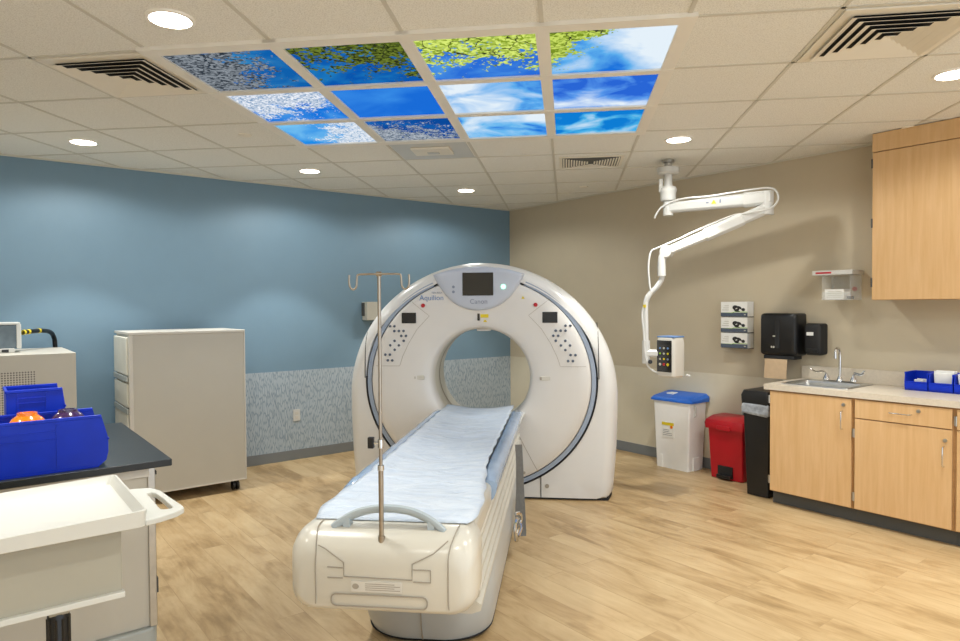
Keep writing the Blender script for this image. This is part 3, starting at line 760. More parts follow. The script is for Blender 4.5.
prism(bm, bm2, (0, yf-.0024, 0), (1,0,0), (0,0,1), (0,-.0008,0)); obj('label_print', bm, 'seam_soft', lb)
# handle arch
bm = BM()
arc = [(-.185,-2.84,.712),(-.16,-2.838,.732),(-.11,-2.83,.760),(-.05,-2.825,.777),(.02,-2.823,.782),(.09,-2.825,.776),(.15,-2.83,.757),(.20,-2.838,.729),(.222,-2.84,.708)]
tube(bm, smooth_path(arc, 5), .014, 12, .020)
box(bm, -.15, -.125, -2.85, -2.81, .715, .748); box(bm, .165, .19, -2.85, -2.81, .715, .745)
obj('end_handle', bm, 'handle_grey', pt, smooth=True, label='grey curved grab handle')
# blue pads along both edges
for s, y0 in ((1, -2.12), (-1, -2.28)):
    bm = BM(); rings = []
    for i in range(26):
        t = i/25; y = y0+(-.06-y0)*t; w = .035+.012*math.sin(i*1.7)*.2; h = .036+.003*math.sin(i*2.3)
        if i in (0, 25): w *= .5; h *= .5
        rings.append([Vector((s*(.300+.046*math.cos(a)), y, .690+(h if math.sin(a) > 0 else .085)*math.sin(a))) for a in [2*PI*k/14 for k in range(14)]])
    loft(bm, rings); obj('side_pad', bm, 'pad', pt, smooth=True, label='glossy blue padded edge')
# strap and buckle hanging on the right
bm = BM(); rings = []
for x, y, z, w in ((.365,-.90,.62,.045),(.372,-.92,.50,.045),(.376,-.94,.35,.05),(.378,-.97,.20,.065),(.382,-1.0,.085,.07),(.392,-1.01,.06,.05)):
    rings.append([(x-w/2,y-.003,z),(x+w/2,y+.012,z),(x+w/2,y+.015,z),(x-w/2,y,z)])
loft(bm, rings); st = obj('safety_strap', bm, 'webbing', pt, label='grey webbing strap')
bm = BM(); tube(bm, smooth_path([(.360,-1.16,.25),(.385,-1.12,.24),(.39,-1.09,.19),(.37,-1.08,.13),(.362,-1.12,.08),(.37,-1.18,.10),(.36,-1.19,.17),(.37,-1.14,.22)], 4), .011, 8)
tube(bm, smooth_path([(.362,-1.08,.20),(.395,-1.12,.16),(.38,-1.18,.12)], 4), .009, 8)
obj('buckle', bm, 'chrome', st, smooth=True, label='chrome buckle')

# sheet over the table
bm = BM(); nx, ny = 26, 90; grid = []
rnd = random.Random(3)
fold = [(rnd.uniform(-2.7, 0), rnd.uniform(-.35, .35), rnd.uniform(.02, .05), rnd.uniform(.003, .008)) for _ in range(44)]
for j in range(ny+1):
    y = -2.79+2.86*j/ny; row = []
    tt = min(1, j/8); q_ = min(1, max(0, (j-4)/30)); nr = 1-q_*q_*(3-2*q_); wd = .268+.050*nr
    for i in range(nx+1):
        u = -1+2*i/nx; x = u*(wd-(.03*(1-min(1, j/5))**2 if abs(u) > .9 else 0))+.014*nr
        z = .7315-.0*tt
        bowlz = .030*math.cos(u*PI/2)**1.2*min(1, max(0, (j-6)/26))
        for fy, sl, w, h in fold:
            d = (y-fy-sl*x-.45*(x*x)); z += h*math.exp(-(d/w)**2)*math.cos(u*1.4)
        z -= bowlz
        if abs(u) > .9: z -= (abs(u)-.9)*.12*(1 if j < 24 else .2)
        if j == 0: z = .7245
        row.append(bm.verts.new((x+.004*math.sin(j*.9)*(abs(u) > .95), y, max(z, .7035 if j > 14 else .7245))))
    grid.append(row)
for j in range(ny):
    for i in range(nx): bm.faces.new((grid[j][i], grid[j][i+1], grid[j+1][i+1], grid[j+1][i]))
o = obj('table_sheet', bm, 'sheet', smooth=True, loc=(-2.22,-2.22,0), rz=-PI/4)
sm = o.modifiers.new('solid', 'SOLIDIFY'); sm.thickness = .003; sm.offset = 1
tag(o, 'crinkled pale blue disposable sheet spread along the patient table', 'sheet')

# IV pole
iv = thing('iv_pole', 'slim metal IV pole with two hooks rising from the table foot', 'IV pole', tuple(Vector((-2.22,-2.22,0))+Vector((.7071,-.7071,0))*(.008)+Vector((.7071,.7071,0))*(-2.895)), -PI/4)
bm = BM(); cyl(bm, (0,0,.69), (0,0,.945), .0090, 16); obj('lower_tube', bm, 'nickel', iv, smooth=True)
bm = BM(); cyl(bm, (0,0,.94), (0,0,1.642), .0062, 14); obj('upper_tube', bm, 'nickel', iv, smooth=True)
bm = BM(); cyl(bm, (0,0,.655), (0,0,.705), .0125, 16); obj('base_socket', bm, 'nickel', iv, smooth=True)
bm = BM(); cyl(bm, (0,0,.94), (0,0,.958), .0115, 16); obj('collar', bm, 'chrome', iv, smooth=True)
bm = BM(); cyl(bm, (-.006,0,1.035), (-.028,0,1.037), .005, 12); cyl(bm, (0,0,1.02), (0,0,1.05), .010, 14); kn = obj('clamp_screw', bm, 'chrome', iv, smooth=True)
bm = BM(); box(bm, -.046, -.024, -.009, .009, 1.018, 1.058); obj('clamp_knob', bm, 'black_plastic', kn, bev=.003, label='black clamp knob')
bm = BM()
for s in (-1, 1):
    tube(bm, smooth_path([(0,0,1.636),(s*.05,0,1.636),(s*.072,0,1.635),(s*.079,0,1.630),(s*.081,0,1.61),(s*.083,0,1.592),(s*.094,0,1.582),(s*.106,0,1.592),(s*.109,0,1.613),(s*.108,0,1.634)], 4), .0036, 10)
cyl(bm, (-.009,0,1.636), (.009,0,1.636), .009, 12)
obj('hook_bar', bm, 'nickel', iv, smooth=True)

# ------------------------------------------------------------------ mobile supply cabinet by the blue wall
mc = thing('supply_cabinet', 'tall pale beige cabinet on casters standing before the blue wall', 'cabinet', (-4.015, -.475, 0))
X0, X1, Y0, Y1 = -.432, .440, -.301, .30
B('body', 'beige_panel', mc, X0+.015, X1-.012, Y0+.004, Y1, .09, 1.318, bev=.004)
B('top_panel', 'beige_trim', mc, X0, X1, Y0-.002, Y1, 1.318, 1.340, bev=.004)
for x in (X0, X1-.012): B('corner_post', 'beige_trim', mc, x, x+.012+(.016 if x < 0 else 0), Y0, Y0+.03, .09, 1.318, bev=.003)
B('bottom_rail', 'beige_trim', mc, X0, X1, Y0+.001, Y0+.02, .085, .097, bev=.002)
for z0, z1 in ((1.01, 1.30), (.765, .945), (.43, .715), (.12, .385)):
    d = B('drawer', 'frost', mc, X0-.010, X0+.02, Y0+.045, Y1-.03, z0, z1, bev=.006)
    B('drawer_band', 'grey_trim', d, X0-.013, X0-.001, Y0+.03, Y1-.02, z0-.05, z0-.008, bev=.003)  # flush grey band between the drawer fronts, not a pull
for x, y in ((X1-.08,Y0+.07),(X0+.08,Y0+.07),(X1-.08,Y1-.07),(X0+.08,Y1-.07)):
    bm = BM(); box(bm, x-.02, x+.02, y-.02, y+.02, .055, .09); cyl(bm, (x-.026,y-.01,.038), (x-.008,y-.01,.038), .038, 20); cyl(bm, (x+.008,y-.01,.038), (x+.026,y-.01,.038), .038, 20)
    obj('caster', bm, 'black_plastic', mc, smooth=True)

# ------------------------------------------------------------------ electronics cabinet at the far left
ec = thing('electronics_cabinet', 'low beige equipment cabinet with perforated grille at far left', 'equipment cabinet', (-5.28, -.53, 0))
B('body', 'beige_panel', ec, -.55, .47, -.43, .40, .03, 1.217, bev=.005)
B('toe_plinth', 'kick', ec, -.52, .44, -.40, .38, 0, .03, bev=0)
def perf():
    m, nt, b = newmat('perforated_sheet'); L = nt.links.new
    tc = N(nt, 'ShaderNodeTexCoord'); vo = N(nt, 'ShaderNodeTexVoronoi', i_Scale=62.0, i_Randomness=0.0)
    L(tc.outputs['Object'], vo.inputs['Vector'])
    r = N(nt, 'ShaderNodeValToRGB'); e = r.color_ramp.elements; e[0].position = .29; e[0].color = lin('#4b4a47'); e[1].position = .36; e[1].color = lin('#bdb8ae')
    L(vo.outputs['Distance'], r.inputs[0]); L(r.outputs[0], b.inputs['Base Color']); b.inputs['Roughness'].default_value = .5
    return m
MT['perf'] = perf()
B('vent_grille', 'perf', ec, -.45, .232, -.4335, -.425, .80, 1.102, bev=0)
dv = thing('power_unit', 'grey and white device standing on the electronics cabinet', 'device', (-5.345, -.56, 1.217))
B('housing', 'smoke', dv, -.24, .22, -.10, .13, .03, .195, bev=.008)
B('top_cover', 'white_plastic', dv, -.25, .235, -.11, .14, .195, .212, bev=.005)
B('end_cap', 'white_plastic', dv, .212, .24, -.11, .14, .028, .20, bev=.004)
B('base_tray', 'white_plastic', dv, -.25, .20, -.12, .14, 0, .03, bev=.005)
B('front_card', 'paper', dv, -.2, .02, -.108, -.099, .035, .15, bev=0, label='white card on the front')
B('socket', 'black_plastic', dv, .07, .11, -.126, -.118, .005, .024, bev=0); B('socket', 'black_plastic', dv, .125, .165, -.126, -.118, .005, .024, bev=0)
bm = BM(); path = smooth_path([(-5.088,-.50,1.352),(-5.02,-.40,1.356),(-4.95,-.28,1.356),(-4.89,-.16,1.34),(-4.862,-.09,1.30),(-4.850,-.06,1.22),(-4.848,-.05,.9),(-4.848,-.05,.2)], 6)
tube(bm, path, .017, 12)
cb = obj('power_cable', bm, 'black_plastic', smooth=True); tag(cb, 'thick black cable with yellow bands curving behind the electronics cabinet', 'cable')
bm = BM()
for t0 in (0, 3, 9):
    a, b = path[t0], path[t0+1]; cyl(bm, a, a+(b-a).normalized()*.022, .0185, 12)
obj('cable_band', bm, 'yellow', cb, smooth=True, label='yellow bands')

# ------------------------------------------------------------------ island workstation with black top
iw = thing('work_island', 'beige work island with black countertop in the left foreground', 'workstation', (-5.55, -2.93, 0))
B('countertop', 'counter_black', iw, -.85, .782, -.545, .545, .886, .914, bev=.003, label='black countertop')
B('body', 'beige_panel', iw, -.83, .715, -.49, .49, .235, .886, bev=.004)
for y0, y1 in ((-.50,-.47), (.47,.50)):
    B('corner_post', 'steel', iw, .700, .728, y0, y1, .235, .886, bev=.003)
for za, zb in ((.37,.43),(.85,.864)): B('post_clip', 'kick', iw, .728, .733, -.502, -.47, za, zb, bev=0)
B('front_rail', 'beige_trim', iw, -.83, .705, -.503, -.49, .845, .886, bev=.002)
bm = BM(); loft(bm, [[Vector((x, y, z)) for x, y in rrect(1.60, 1.03, .05, 5, -.07, 0)] for z in (.16, .235)]); obj('bumper_base', bm, 'grey_trim', iw, bev=.01)
for x in (-.75, .66):
    for y in (-.44, .44):
        bm = BM(); cyl(bm, (x-.02,y,.065), (x+.02,y,.065), .065, 20); box(bm, x-.03, x+.03, y-.03, y+.03, .11, .16); obj('caster', bm, 'black_plastic', iw, smooth=True)

# ------------------------------------------------------------------ blue bins
def scoop_bin(name, lab, L_, W_, H_, loc, rz, grp=None, lip=.55):
    """open-front stacking bin, length along +x, opening at +x end"""
    t = thing(name, lab, 'storage bin', loc, rz, grp); th = .004
    bm = BM()
    side = [(0,0),(L_*.93,0),(L_*.985,H_*.12),(L_,H_*.28),(L_,H_*lip),(L_*.955,H_),(0,H_)]
    prism(bm, side, (0,0,0), (1,0,0), (0,0,1), (0,th,0)); prism(bm, side, (0,W_-th,0), (1,0,0), (0,0,1), (0,th,0))
    box(bm, 0, L_*.93, th, W_-th, 0, th); box(bm, 0, th, th, W_-th, th, H_)
    prism(bm, [(L_*.93,0),(L_*.985,H_*.12),(L_,H_*.28),(L_,H_*lip),(L_-th,H_*lip),(L_-th,H_*.3),(L_*.975,H_*.14),(L_*.92,th)], (0,th,0), (1,0,0), (0,0,1), (0,W_-2*th,0))
    obj('shell', bm, 'bin_blue', t)
    bm = BM()
    for y in (-.004, W_-.006): box(bm, 0, L_*.955, y, y+.010, H_-.010, H_+.002)
    box(bm, -.004, .006, 0, W_, H_-.010, H_+.002)
    box(bm, L_-.008, L_+.004, 0, W_, H_*lip-.008, H_*lip)
    obj('rim', bm, 'bin_blue', t, bev=.002)
    bm = BM()
    for y in (-.003, W_):
        box(bm, L_*.18, L_*.2, y, y+.003, H_*.1, H_*.9); box(bm, L_*.66, L_*.68, y, y+.003, H_*.1, H_*.9)
        for q in (.62, .76): box(bm, L_*.2, L_*.66, y, y+.003, H_*q, H_*q+.004)
        box(bm, L_*.0, L_*.9, y-.001, y+.004, 0, .005)
    obj('side_rib', bm, 'bin_blue', t)
    return t
scoop_bin('storage_bin', 'large blue plastic bin holding two glazed bowls on black countertop', .50, .225, .198, (-5.488, -3.44, .914), 0, 'blue bins on the black countertop')
scoop_bin('storage_bin', 'blue plastic bin on top of another behind the bowls', .20, .20, .145, (-5.293, -3.10, 1.048), 0, 'blue bins on the black countertop', lip=.5)
scoop_bin('storage_bin', 'lower blue plastic bin under the raised one, mostly hidden behind large bin', .215, .20, .13, (-5.295, -3.10, .914), 0, 'blue bins on the black countertop')
def bowl(x, y, m, lab):
    bm = BM(); lathe(bm, [(.052,0),(.056,.02),(.060,.10),(.0625,.165),(.060,.176),(.048,.192),(.034,.203),(.032,.213),(.025,.213),(.023,.206)], (0,0,0), 36)
    o = obj('glazed_bowl', bm, m, smooth=True, loc=(x, y, .9185)); tag(o, lab, 'bowl', 'glazed bowls in the blue bin')
bowl(-5.238, -3.325, 'orange', 'shiny orange upturned bowl inside the large blue bin')
bowl(-5.108, -3.325, 'purple', 'shiny dark purple upturned bowl inside the large blue bin')

# ------------------------------------------------------------------ white tray cart in the foreground
tc_ = thing('tray_cart', 'white plastic tray cart with side handle in the left foreground', 'cart', (-5.40, -4.10, 0))
bm = BM()
x0, x1, y0, y1, z = -.38, .372, -.245, .255, .935
def rloop(ins, z): return [Vector((x, y, z)) for x, y in rrect(x1-x0-2*ins, y1-y0-2*ins, max(.004, .02-ins*.3), 4, (x0+x1)/2, (y0+y1)/2)]
def lipz(v, base, extra):   # lip rises towards the right end
    t = max(0, (v.x-(x1-.10))/.10); return Vector((v.x, v.y, base+extra*min(1, t*1.3)))
loft(bm, [rloop(.02, .915), rloop(.004, .921), [lipz(v, .948, .018) for v in rloop(0, 0)], [lipz(v, .949, .018) for v in rloop(.006, 0)], [lipz(v, .941, .0) for v in rloop(.022, 0)], rloop(.03, .939)])
tray = obj('tray_top', bm, 'cart_white', tc_, smooth=True, label='shallow white tray')
outer = [(0,-.225),(.04,-.216),(.09,-.192),(.116,-.165),(.118,-.140),(.110,-.02),(.104,.086),(.084,.140),(.026,.165)]
inner = [(.058,-.130),(.066,-.142),(.080,-.146),(.090,-.138),(.092,-.120),(.090,-.02),(.086,.060),(.076,.078),(.062,.070)]
bm = BM()
def hl(p, z): return [Vector((x1-.004+x, y, z)) for x, y in p]
loft(bm, [hl(inner,.915), hl(outer,.915), hl(outer,.932), hl(inner,.932), hl(inner,.915)], False, False)
obj('side_handle', bm, 'cart_white', tc_, bev=.004)
B('drawer_box', 'cart_beige', tc_, -.36, .318, -.165, .20, .725, .905, bev=.003)
B('drawer_lip', 'cart_white', tc_, -.365, .323, -.180, -.16, .715, .732, bev=.003)
B('column_collar', 'cart_beige', tc_, .155, .205, -.02, .03, .645, .725, bev=.004)
bm = BM(); lathe(bm, [(.028,.10),(.028,.64),(.024,.65)], (.18,.005,0), 24); 
for k in range(10): cyl(bm, (.18+.027*math.cos(k*PI/5), .005+.027*math.sin(k*PI/5), .10), (.18+.027*math.cos(k*PI/5), .005+.027*math.sin(k*PI/5), .635), .004, 6)
obj('column', bm, 'black_plastic', tc_, smooth=True, label='black fluted column')
bm = BM(); box(bm, -.35, .33, -.02, .03, .07, .10); box(bm, -.35, -.30, -.24, .25, .07, .10); box(bm, .28, .33, -.24, .25, .07, .10); obj('base_frame', bm, 'cart_white', tc_, bev=.006)
for x in (-.325, .305):
    for y in (-.22, .23):
        bm = BM(); cyl(bm, (x-.012,y,.034), (x+.012,y,.034), .034, 18); box(bm, x-.012, x+.012, y-.01, y+.01, .05, .07); obj('caster', bm, 'black_plastic', tc_, smooth=True)

# ------------------------------------------------------------------ casework on the tan wall
CF = -.585     # cabinet front face
def wire_pull(p, parent, vertical=True, L_=.128):
    bm = BM(); y, z = p
    if vertical: pts = [(CF-.018,y,z),(CF-.045,y,z-.004),(CF-.048,y,z-.012),(CF-.048,y,z-L_+.012),(CF-.045,y,z-L_+.004),(CF-.018,y,z-L_)]
    else: pts = [(CF-.018,y,z),(CF-.045,y-.004,z),(CF-.048,y-.012,z),(CF-.048,y-L_+.012,z),(CF-.045,y-L_+.004,z),(CF-.018,y-L_,z)]
    tube(bm, pts, .0042, 10); obj('wire_handle', bm, 'chrome', parent, smooth=True, label='chrome wire pull')
def lock(p, parent):
    bm = BM(); y, z = p; cyl(bm, (CF-.017,y,z), (CF-.027,y,z), .0115, 20); cyl(bm, (CF-.027,y,z), (CF-.030,y,z), .007, 16); obj('lock', bm, 'steel', parent, smooth=True)
def hinge(y, z, parent, x=None):
    x = CF-.019 if x is None else x
    bm = BM(); cyl(bm, (x,y,z-.03), (x,y,z+.03), .006, 12); box(bm, x+.002, x+.010, y-.011, y+.011, z-.028, z+.028); obj('hinge', bm, 'steel', parent, smooth=True)
def base_cab(name, lab, ya, yb, doors, ztop=.872):
    t = thing(name, lab, 'base cabinet', (0, 0, 0), 0, 'maple base cabinets')
    B('carcass', 'maple_dark', t, CF, -.01, yb, ya, .10, ztop, bev=.001)
    if ztop < .8: B('front_rail', 'maple_dark', t, CF, CF+.03, yb, ya, ztop, .872, bev=.001); B('side_panel', 'maple_dark', t, CF+.03, -.01, ya-.02, ya, ztop, .872, bev=.001)
    B('toe_kick', 'kick', t, CF+.05, -.01, yb, ya, 0, .10, bev=0, label='dark grey toe kick')
    return t
ca = base_cab('base_cabinet', 'maple base cabinet with a single door under the sink', -3.725, -4.330, 1, .75)
d = B('door', 'maple', ca, CF-.018, CF-.001, -4.318, -3.735, .108, .862, bev=.0015)
wire_pull((-4.262,.775), d); lock((-4.268,.818), d); hinge(-3.730,.80,d); hinge(-3.730,.19,d)
cbn = base_cab('base_cabinet', 'maple base cabinet with one drawer above a door, right of the sink', -4.331, -4.920, 1)
d = B('drawer', 'maple', cbn, CF-.018, CF-.001, -4.910, -4.341, .737, .862, bev=.0015); wire_pull((-4.56,.800), d, False); lock((-4.727,.828), d)
d = B('door', 'maple', cbn, CF-.018, CF-.001, -4.910, -4.341, .108, .729, bev=.0015); wire_pull((-4.868,.625), d); lock((-4.874,.662), d); hinge(-4.336,.63,d); hinge(-4.336,.19,d)
cc = base_cab('base_cabinet', 'maple base cabinet cut off by the right edge of the photo', -4.921, -5.60, 1)
d = B('drawer', 'maple', cc, CF-.018, CF-.001, -5.59, -4.935, .737, .862, bev=.0015)
d = B('door', 'maple', cc, CF-.018, CF-.001, -5.59, -4.935, .108, .729, bev=.0015); hinge(-4.93,.79,d)
# countertop with sink cut-out
ct = thing('countertop', 'greige laminate countertop with backsplash over the maple base cabinets', 'countertop', (0,0,0))
bm = BM()
SX0, SX1, SY0, SY1 = -.49, -.09, -4.235, -3.785      # sink hole
xa, xb, ya, yb = -.612, -.004, -5.62, -3.690
for a in ((xa,SX0,ya,yb),(SX1,xb,ya,yb),(SX0,SX1,ya,SY0),(SX0,SX1,SY1,yb)): box(bm, a[0], a[1], a[2], a[3], .873, .914)
bmesh.ops.remove_doubles(bm, verts=bm.verts, dist=.0001)
obj('slab', bm, 'counter', ct)
B('backsplash', 'counter', ct, -.024, -.004, ya, yb, .9145, 1.02, bev=.002)
sk = thing('sink', 'small stainless steel drop-in sink in the countertop', 'sink', (0,0,0))
bm = BM(); cxs, cys = (SX0+SX1)/2, (SY0+SY1)/2; ws, hs = SX1-SX0, SY1-SY0
def sl(dx, z, r): return [Vector((x, y, z)) for x, y in rrect(ws+2*dx, hs+2*dx, r, 6, cxs, cys)]
def slb(x0_, x1_, y0_, y1_, z, r): return [Vector((x, y, z)) for x, y in rrect(x1_-x0_, y1_-y0_, r, 6, (x0_+x1_)/2, (y0_+y1_)/2)]
loft(bm, [sl(.022,.9145,.02), sl(.020,.920,.02), sl(.012,.921,.02), slb(SX0+.01,SX1-.085,SY0+.012,SY1-.012,.919,.03), slb(SX0+.016,SX1-.09,SY0+.018,SY1-.018,.905,.03), slb(SX0+.022,SX1-.095,SY0+.024,SY1-.024,.78,.04), slb(SX0+.05,SX1-.12,SY0+.05,SY1-.05,.765,.05)], False, True)
obj('basin', bm, 'steel', sk, smooth=True)
bm = BM(); cyl(bm, (-.30,-4.01,.7655), (-.30,-4.01,.769), .03, 20); obj('drain', bm, 'chrome', sk, smooth=True)
fc = thing('faucet', 'chrome gooseneck faucet with two wing handles behind the sink', 'faucet', (-.125, -4.035, .9205))
bm = BM(); lathe(bm, [(.026,0),(.026,.01),(.018,.03),(.013,.045)], (0,0,0), 24); tube(bm, smooth_path([(0,0,.03),(0,0,.12),(0,0,.205),(-.008,0,.240),(-.035,0,.262),(-.065,0,.252),(-.078,0,.225),(-.079,0,.195)], 5), .0095, 14)
cyl(bm, (-.079,0,.20), (-.079,0,.185), .0115, 14); box(bm, -.02, .02, -.11, .11, 0, .012)
obj('spout', bm, 'chrome', fc, smooth=True)
for s in (-1, 1):
    bm = BM(); lathe(bm, [(.026,.012),(.022,.03),(.012,.05),(.008,.062)], (0,s*.10,0), 20)
    h = obj('valve', bm, 'chrome', fc, smooth=True)
    bm = BM(); tube(bm, smooth_path([(0,s*.10,.06),(-.02,s*.115,.075),(-.045,s*.16,.070),(-.05,s*.185,.082),(-.05,s*.20,.10)], 4), .011, 10, .004)
    obj('wing_lever', bm, 'chrome', h, smooth=True)
# blue bins on the counter
binlab = ['small blue bin on the counter, leftmost, holding a few white packets', 'small blue bin on the counter, middle one, filled with upright white packets', 'small blue bin on the counter at the right photo edge']
for k in range(3):
    y = -4.515-.147*k
    scoop_bin('storage_bin', binlab[k], .19, .139, .125, (-.045, y, .9145), PI, 'small blue bins on the counter', lip=.52)
    specs = ([(.055,.07,.02,.2,.07),(.12,.06,.02,.2,.07)], [(.05,.115,.02,.10,.135),(.075,.11,.02,.14,.14),(.10,.118,.02,.18,.137),(.125,.105,.02,.22,.13)], [(.06,.115,.02,.16,.15),(.09,.11,.02,.3,.15),(.12,.118,.02,.28,.13)])[k]
    for q, (xx, w, th, tilt, h) in enumerate(specs):
        bm = BM(); box(bm, -th/4, th/4, -w/2, w/2, 0, h)
        for v in bm.verts: v.co.x += .004*math.sin(v.co.y*60+q)
        o = obj('gauze_packet', bm, 'paper', bev=.003, loc=(-.04-.19+.19-xx, y-.0715, .920)); o.rotation_euler = (0, -tilt, .04*(q-1))
        o.location = (-.045-xx, y-.0715, .921)
        tag(o, ('white packet lying in the leftmost small blue bin', 'white packet standing in the middle small blue bin', 'white packet leaning in the small blue bin at the photo edge')[k], 'packet', ('packets in the leftmost blue bin', 'packets in the middle blue bin', 'packets in the right blue bin')[k])
# wall cabinet
uc = thing('wall_cabinet', 'maple wall cabinet hanging high at the right edge', 'wall cabinet', (0,0,0))
B('carcass', 'maple_dark', uc, -.312, -.002, -5.42, -4.336, 1.545, 2.715, bev=.001)
B('filler_panel', 'maple', uc, -.330, -.3125, -5.42, -4.336, 2.59, 2.718, bev=.001)
for y0_, y1_ in ((-4.928,-4.338), (-5.41,-4.933)):
    d = B('door', 'maple', uc, -.330, -.3125, y0_, y1_, 1.548, 2.584, bev=.0015)
    yh = -4.338 if y1_ > -4.5 else -5.41
    for z in (2.51, 2.09, 1.67):
        bm = BM(); cyl(bm, (-.329,yh+.003,z-.032), (-.329,yh+.003,z+.032), .006, 12); obj('hinge', bm, 'kick', d, smooth=True)
    yp = -4.900 if y1_ > -4.5 else -4.965
    bm = BM(); tube(bm, [(-.329,yp,1.73),(-.36,yp,1.735),(-.36,yp,1.85),(-.329,yp,1.855)], .0042, 8); obj('wire_handle', bm, 'chrome', d, smooth=True)

# ------------------------------------------------------------------ wall-mounted items on the tan wall
gr = thing('glove_box_rack', 'dark three-tier glove box rack mounted on the tan wall', 'wall rack', (0,-3.14,1.145))
B('back_plate', 'kick', gr, -.012, 0, -.118, .118, -.006, .398, bev=.002)
for k in range(3): B('shelf', 'kick', gr, -.10, -.012, -.129, .129, -.008+k*.137, -.004+k*.137, bev=0)
for k, lab in enumerate(('white and slate glove box in the rack, lowest of three', 'white and slate glove box in the rack, middle of three', 'white and slate glove box in the rack, topmost of three')):
    t = thing('glove_box', lab, 'glove box', (-.0125, -3.14, 1.1418+k*.137), 0, 'glove boxes in the wall rack')
    B('carton', 'paper', t, -.100, 0, -.126, .126, 0, .129, bev=.001)
    B('slate_band', 'slate', t, -.1012, -.0995, -.127, .127, .001, .034, bev=0)
    bm = BM(); prism(bm, [(-.127,.034),(-.02,.034),(.01,.044),(.127,.041),(.127,.037),(.01,.039),(-.02,.030)][:7], (-.1005,0,0), (0,-1,0), (0,0,1), (-.0012,0,0)); obj('green_stripe', bm, 'green', t)
    bm = BM()
    for yy, zz, rr, r2 in ((-.035,.066,.038,.026),(-.012,.078,.026,.020),(-.088,.060,.016,.014)):
        prism(bm, [(-yy+rr*math.cos(a), zz+r2*math.sin(a)) for a in [2*PI*i/18 for i in range(18)]], (-.1006-.0002*rr,0,0), (0,-1,0), (0,0,1), (-.0012,0,0))
    g1 = obj('glove_picture', bm, 'black_plastic', t)
    bm = BM(); prism(bm, [(.045,.048),(.07,.045),(.072,.060),(.055,.066)], (-.1022,0,0), (0,-1,0), (0,0,1), (-.0008,0,0))
    prism(bm, [(.018,.064),(.034,.070),(.030,.075),(.016,.071)], (-.1022,0,0), (0,-1,0), (0,0,1), (-.0008,0,0)); obj('glove_highlight', bm, 'paper', g1)
    bm = BM()
    for q in range(3): box(bm, -.1012, -.0998, .05, .115-.012*q, .055+q*.018, .060+q*.018)
    box(bm, -.1022, -.1011, -.11, -.095, .012, .022); box(bm, -.1012, -.0998, -.10, -.075, .058, .070)
    obj('print_lines', bm, 'wall_grey', t)
pd = thing('paper_towel_dispenser', 'black paper towel dispenser with a brown sheet hanging out', 'towel dispenser', (0,-3.567,1.10))
bm = BM()
def wsec(x, w, z0, z1, r): return [Vector((x, y, z)) for y, z in rrect(w, z1-z0, r, 5, 0, (z0+z1)/2)]
loft(bm, [wsec(-.001,.30,0,.345,.02), wsec(-.13,.305,-.005,.348,.03), wsec(-.165,.30,.004,.345,.03), wsec(-.18,.28,.025,.33,.035)])
obj('cover', bm, 'black_plastic', pd, smooth=True)
B('centre_ridge', 'black_matte', pd, -.186, -.17, -.02, .02, .06, .30, bev=.004); B('lock_tab', 'wall_grey', pd, -.1885, -.18, .015, .035, .155, .165, bev=0)
bm = BM()
for yy in (.012, .03, .048): prism(bm, [(yy+.007*math.cos(a), .07+.009*math.sin(a)) for a in [2*PI*i/10 for i in range(10)]], (-.180,0,0), (0,1,0), (0,0,1), (-.003,0,0))
obj('emblem', bm, 'wall_grey', pd)
B('lower_chute', 'black_matte', pd, -.16, -.03, -.13, .13, -.03, .0, bev=.006)
bm = BM(); rings = []
for z, x in ((-.0,-.150),(-.05,-.160),(-.12,-.168),(-.19,-.175)): rings.append([(x,-.072+.004*(z+.1),z),(x,.118+.01*z,z),(x+.0015,.118+.01*z,z),(x+.0015,-.072+.004*(z+.1),z)])
loft(bm, rings); obj('paper_sheet', bm, 'kraft', pd, label='brown paper towel')
sd = thing('soap_dispenser', 'black wall soap dispenser beside the towel dispenser', 'soap dispenser', (0,-3.818,1.115))
bm = BM(); loft(bm, [wsec(-.001,.135,0,.25,.02), wsec(-.08,.135,-.003,.252,.02), wsec(-.11,.125,.012,.246,.025), wsec(-.12,.10,.035,.235,.03)])
obj('cover', bm, 'black_matte', sd, smooth=True)
B('white_label', 'paper', sd, -.1225, -.112, -.012, .042, .155, .182, bev=0, label='white label'); B('push_bar', 'black_plastic', sd, -.125, -.1, -.045, .045, .02, .05, bev=.005)
# acrylic shelf holder
ah = thing('acrylic_dispenser', 'white-topped clear acrylic holder on the tan wall left of the wall cabinet', 'wall holder', (0,-4.005,1.550))
B('top_shelf', 'white_plastic', ah, -.20, -.001, -.148, .148, .192, .226, bev=.002); B('red_strip', 'red', ah, -.2015, -.199, .005, .122, .202, .215, bev=0, label='red printed strip')
B('back_plate', 'acrylic', ah, -.006, -.001, -.13, .09, 0, .19, bev=0)
for y in (-.135, .07): B('side_wall', 'acrylic', ah, -.195, -.006, y, y+.004, 0, .19, bev=0)
B('bottom_plate', 'acrylic', ah, -.195, -.006, -.131, .07, 0, .004, bev=0); B('front_plate', 'acrylic', ah, -.199, -.195, -.135, .074, 0, .06, bev=0)
t = thing('carton', 'small white carton lying inside the clear acrylic holder', 'carton', (-.185,-4.015,1.5545)); B('box_body', 'paper', t, 0, .12, -.070, .070, 0, .078, bev=.001)
bm = BM(); 
for k in range(4): box(bm, -.0008, .0002, -.055, .055-.01*(k%2), .015+.014*k, .019+.014*k)
obj('print_lines', bm, 'wall_grey', t)
o = B('black_marker', 'black_plastic', None, -.19, -.12, -4.133, -4.108, 1.5545, 1.58, bev=.004); tag(o, 'short black marker in the clear holder beside the white carton', 'marker')
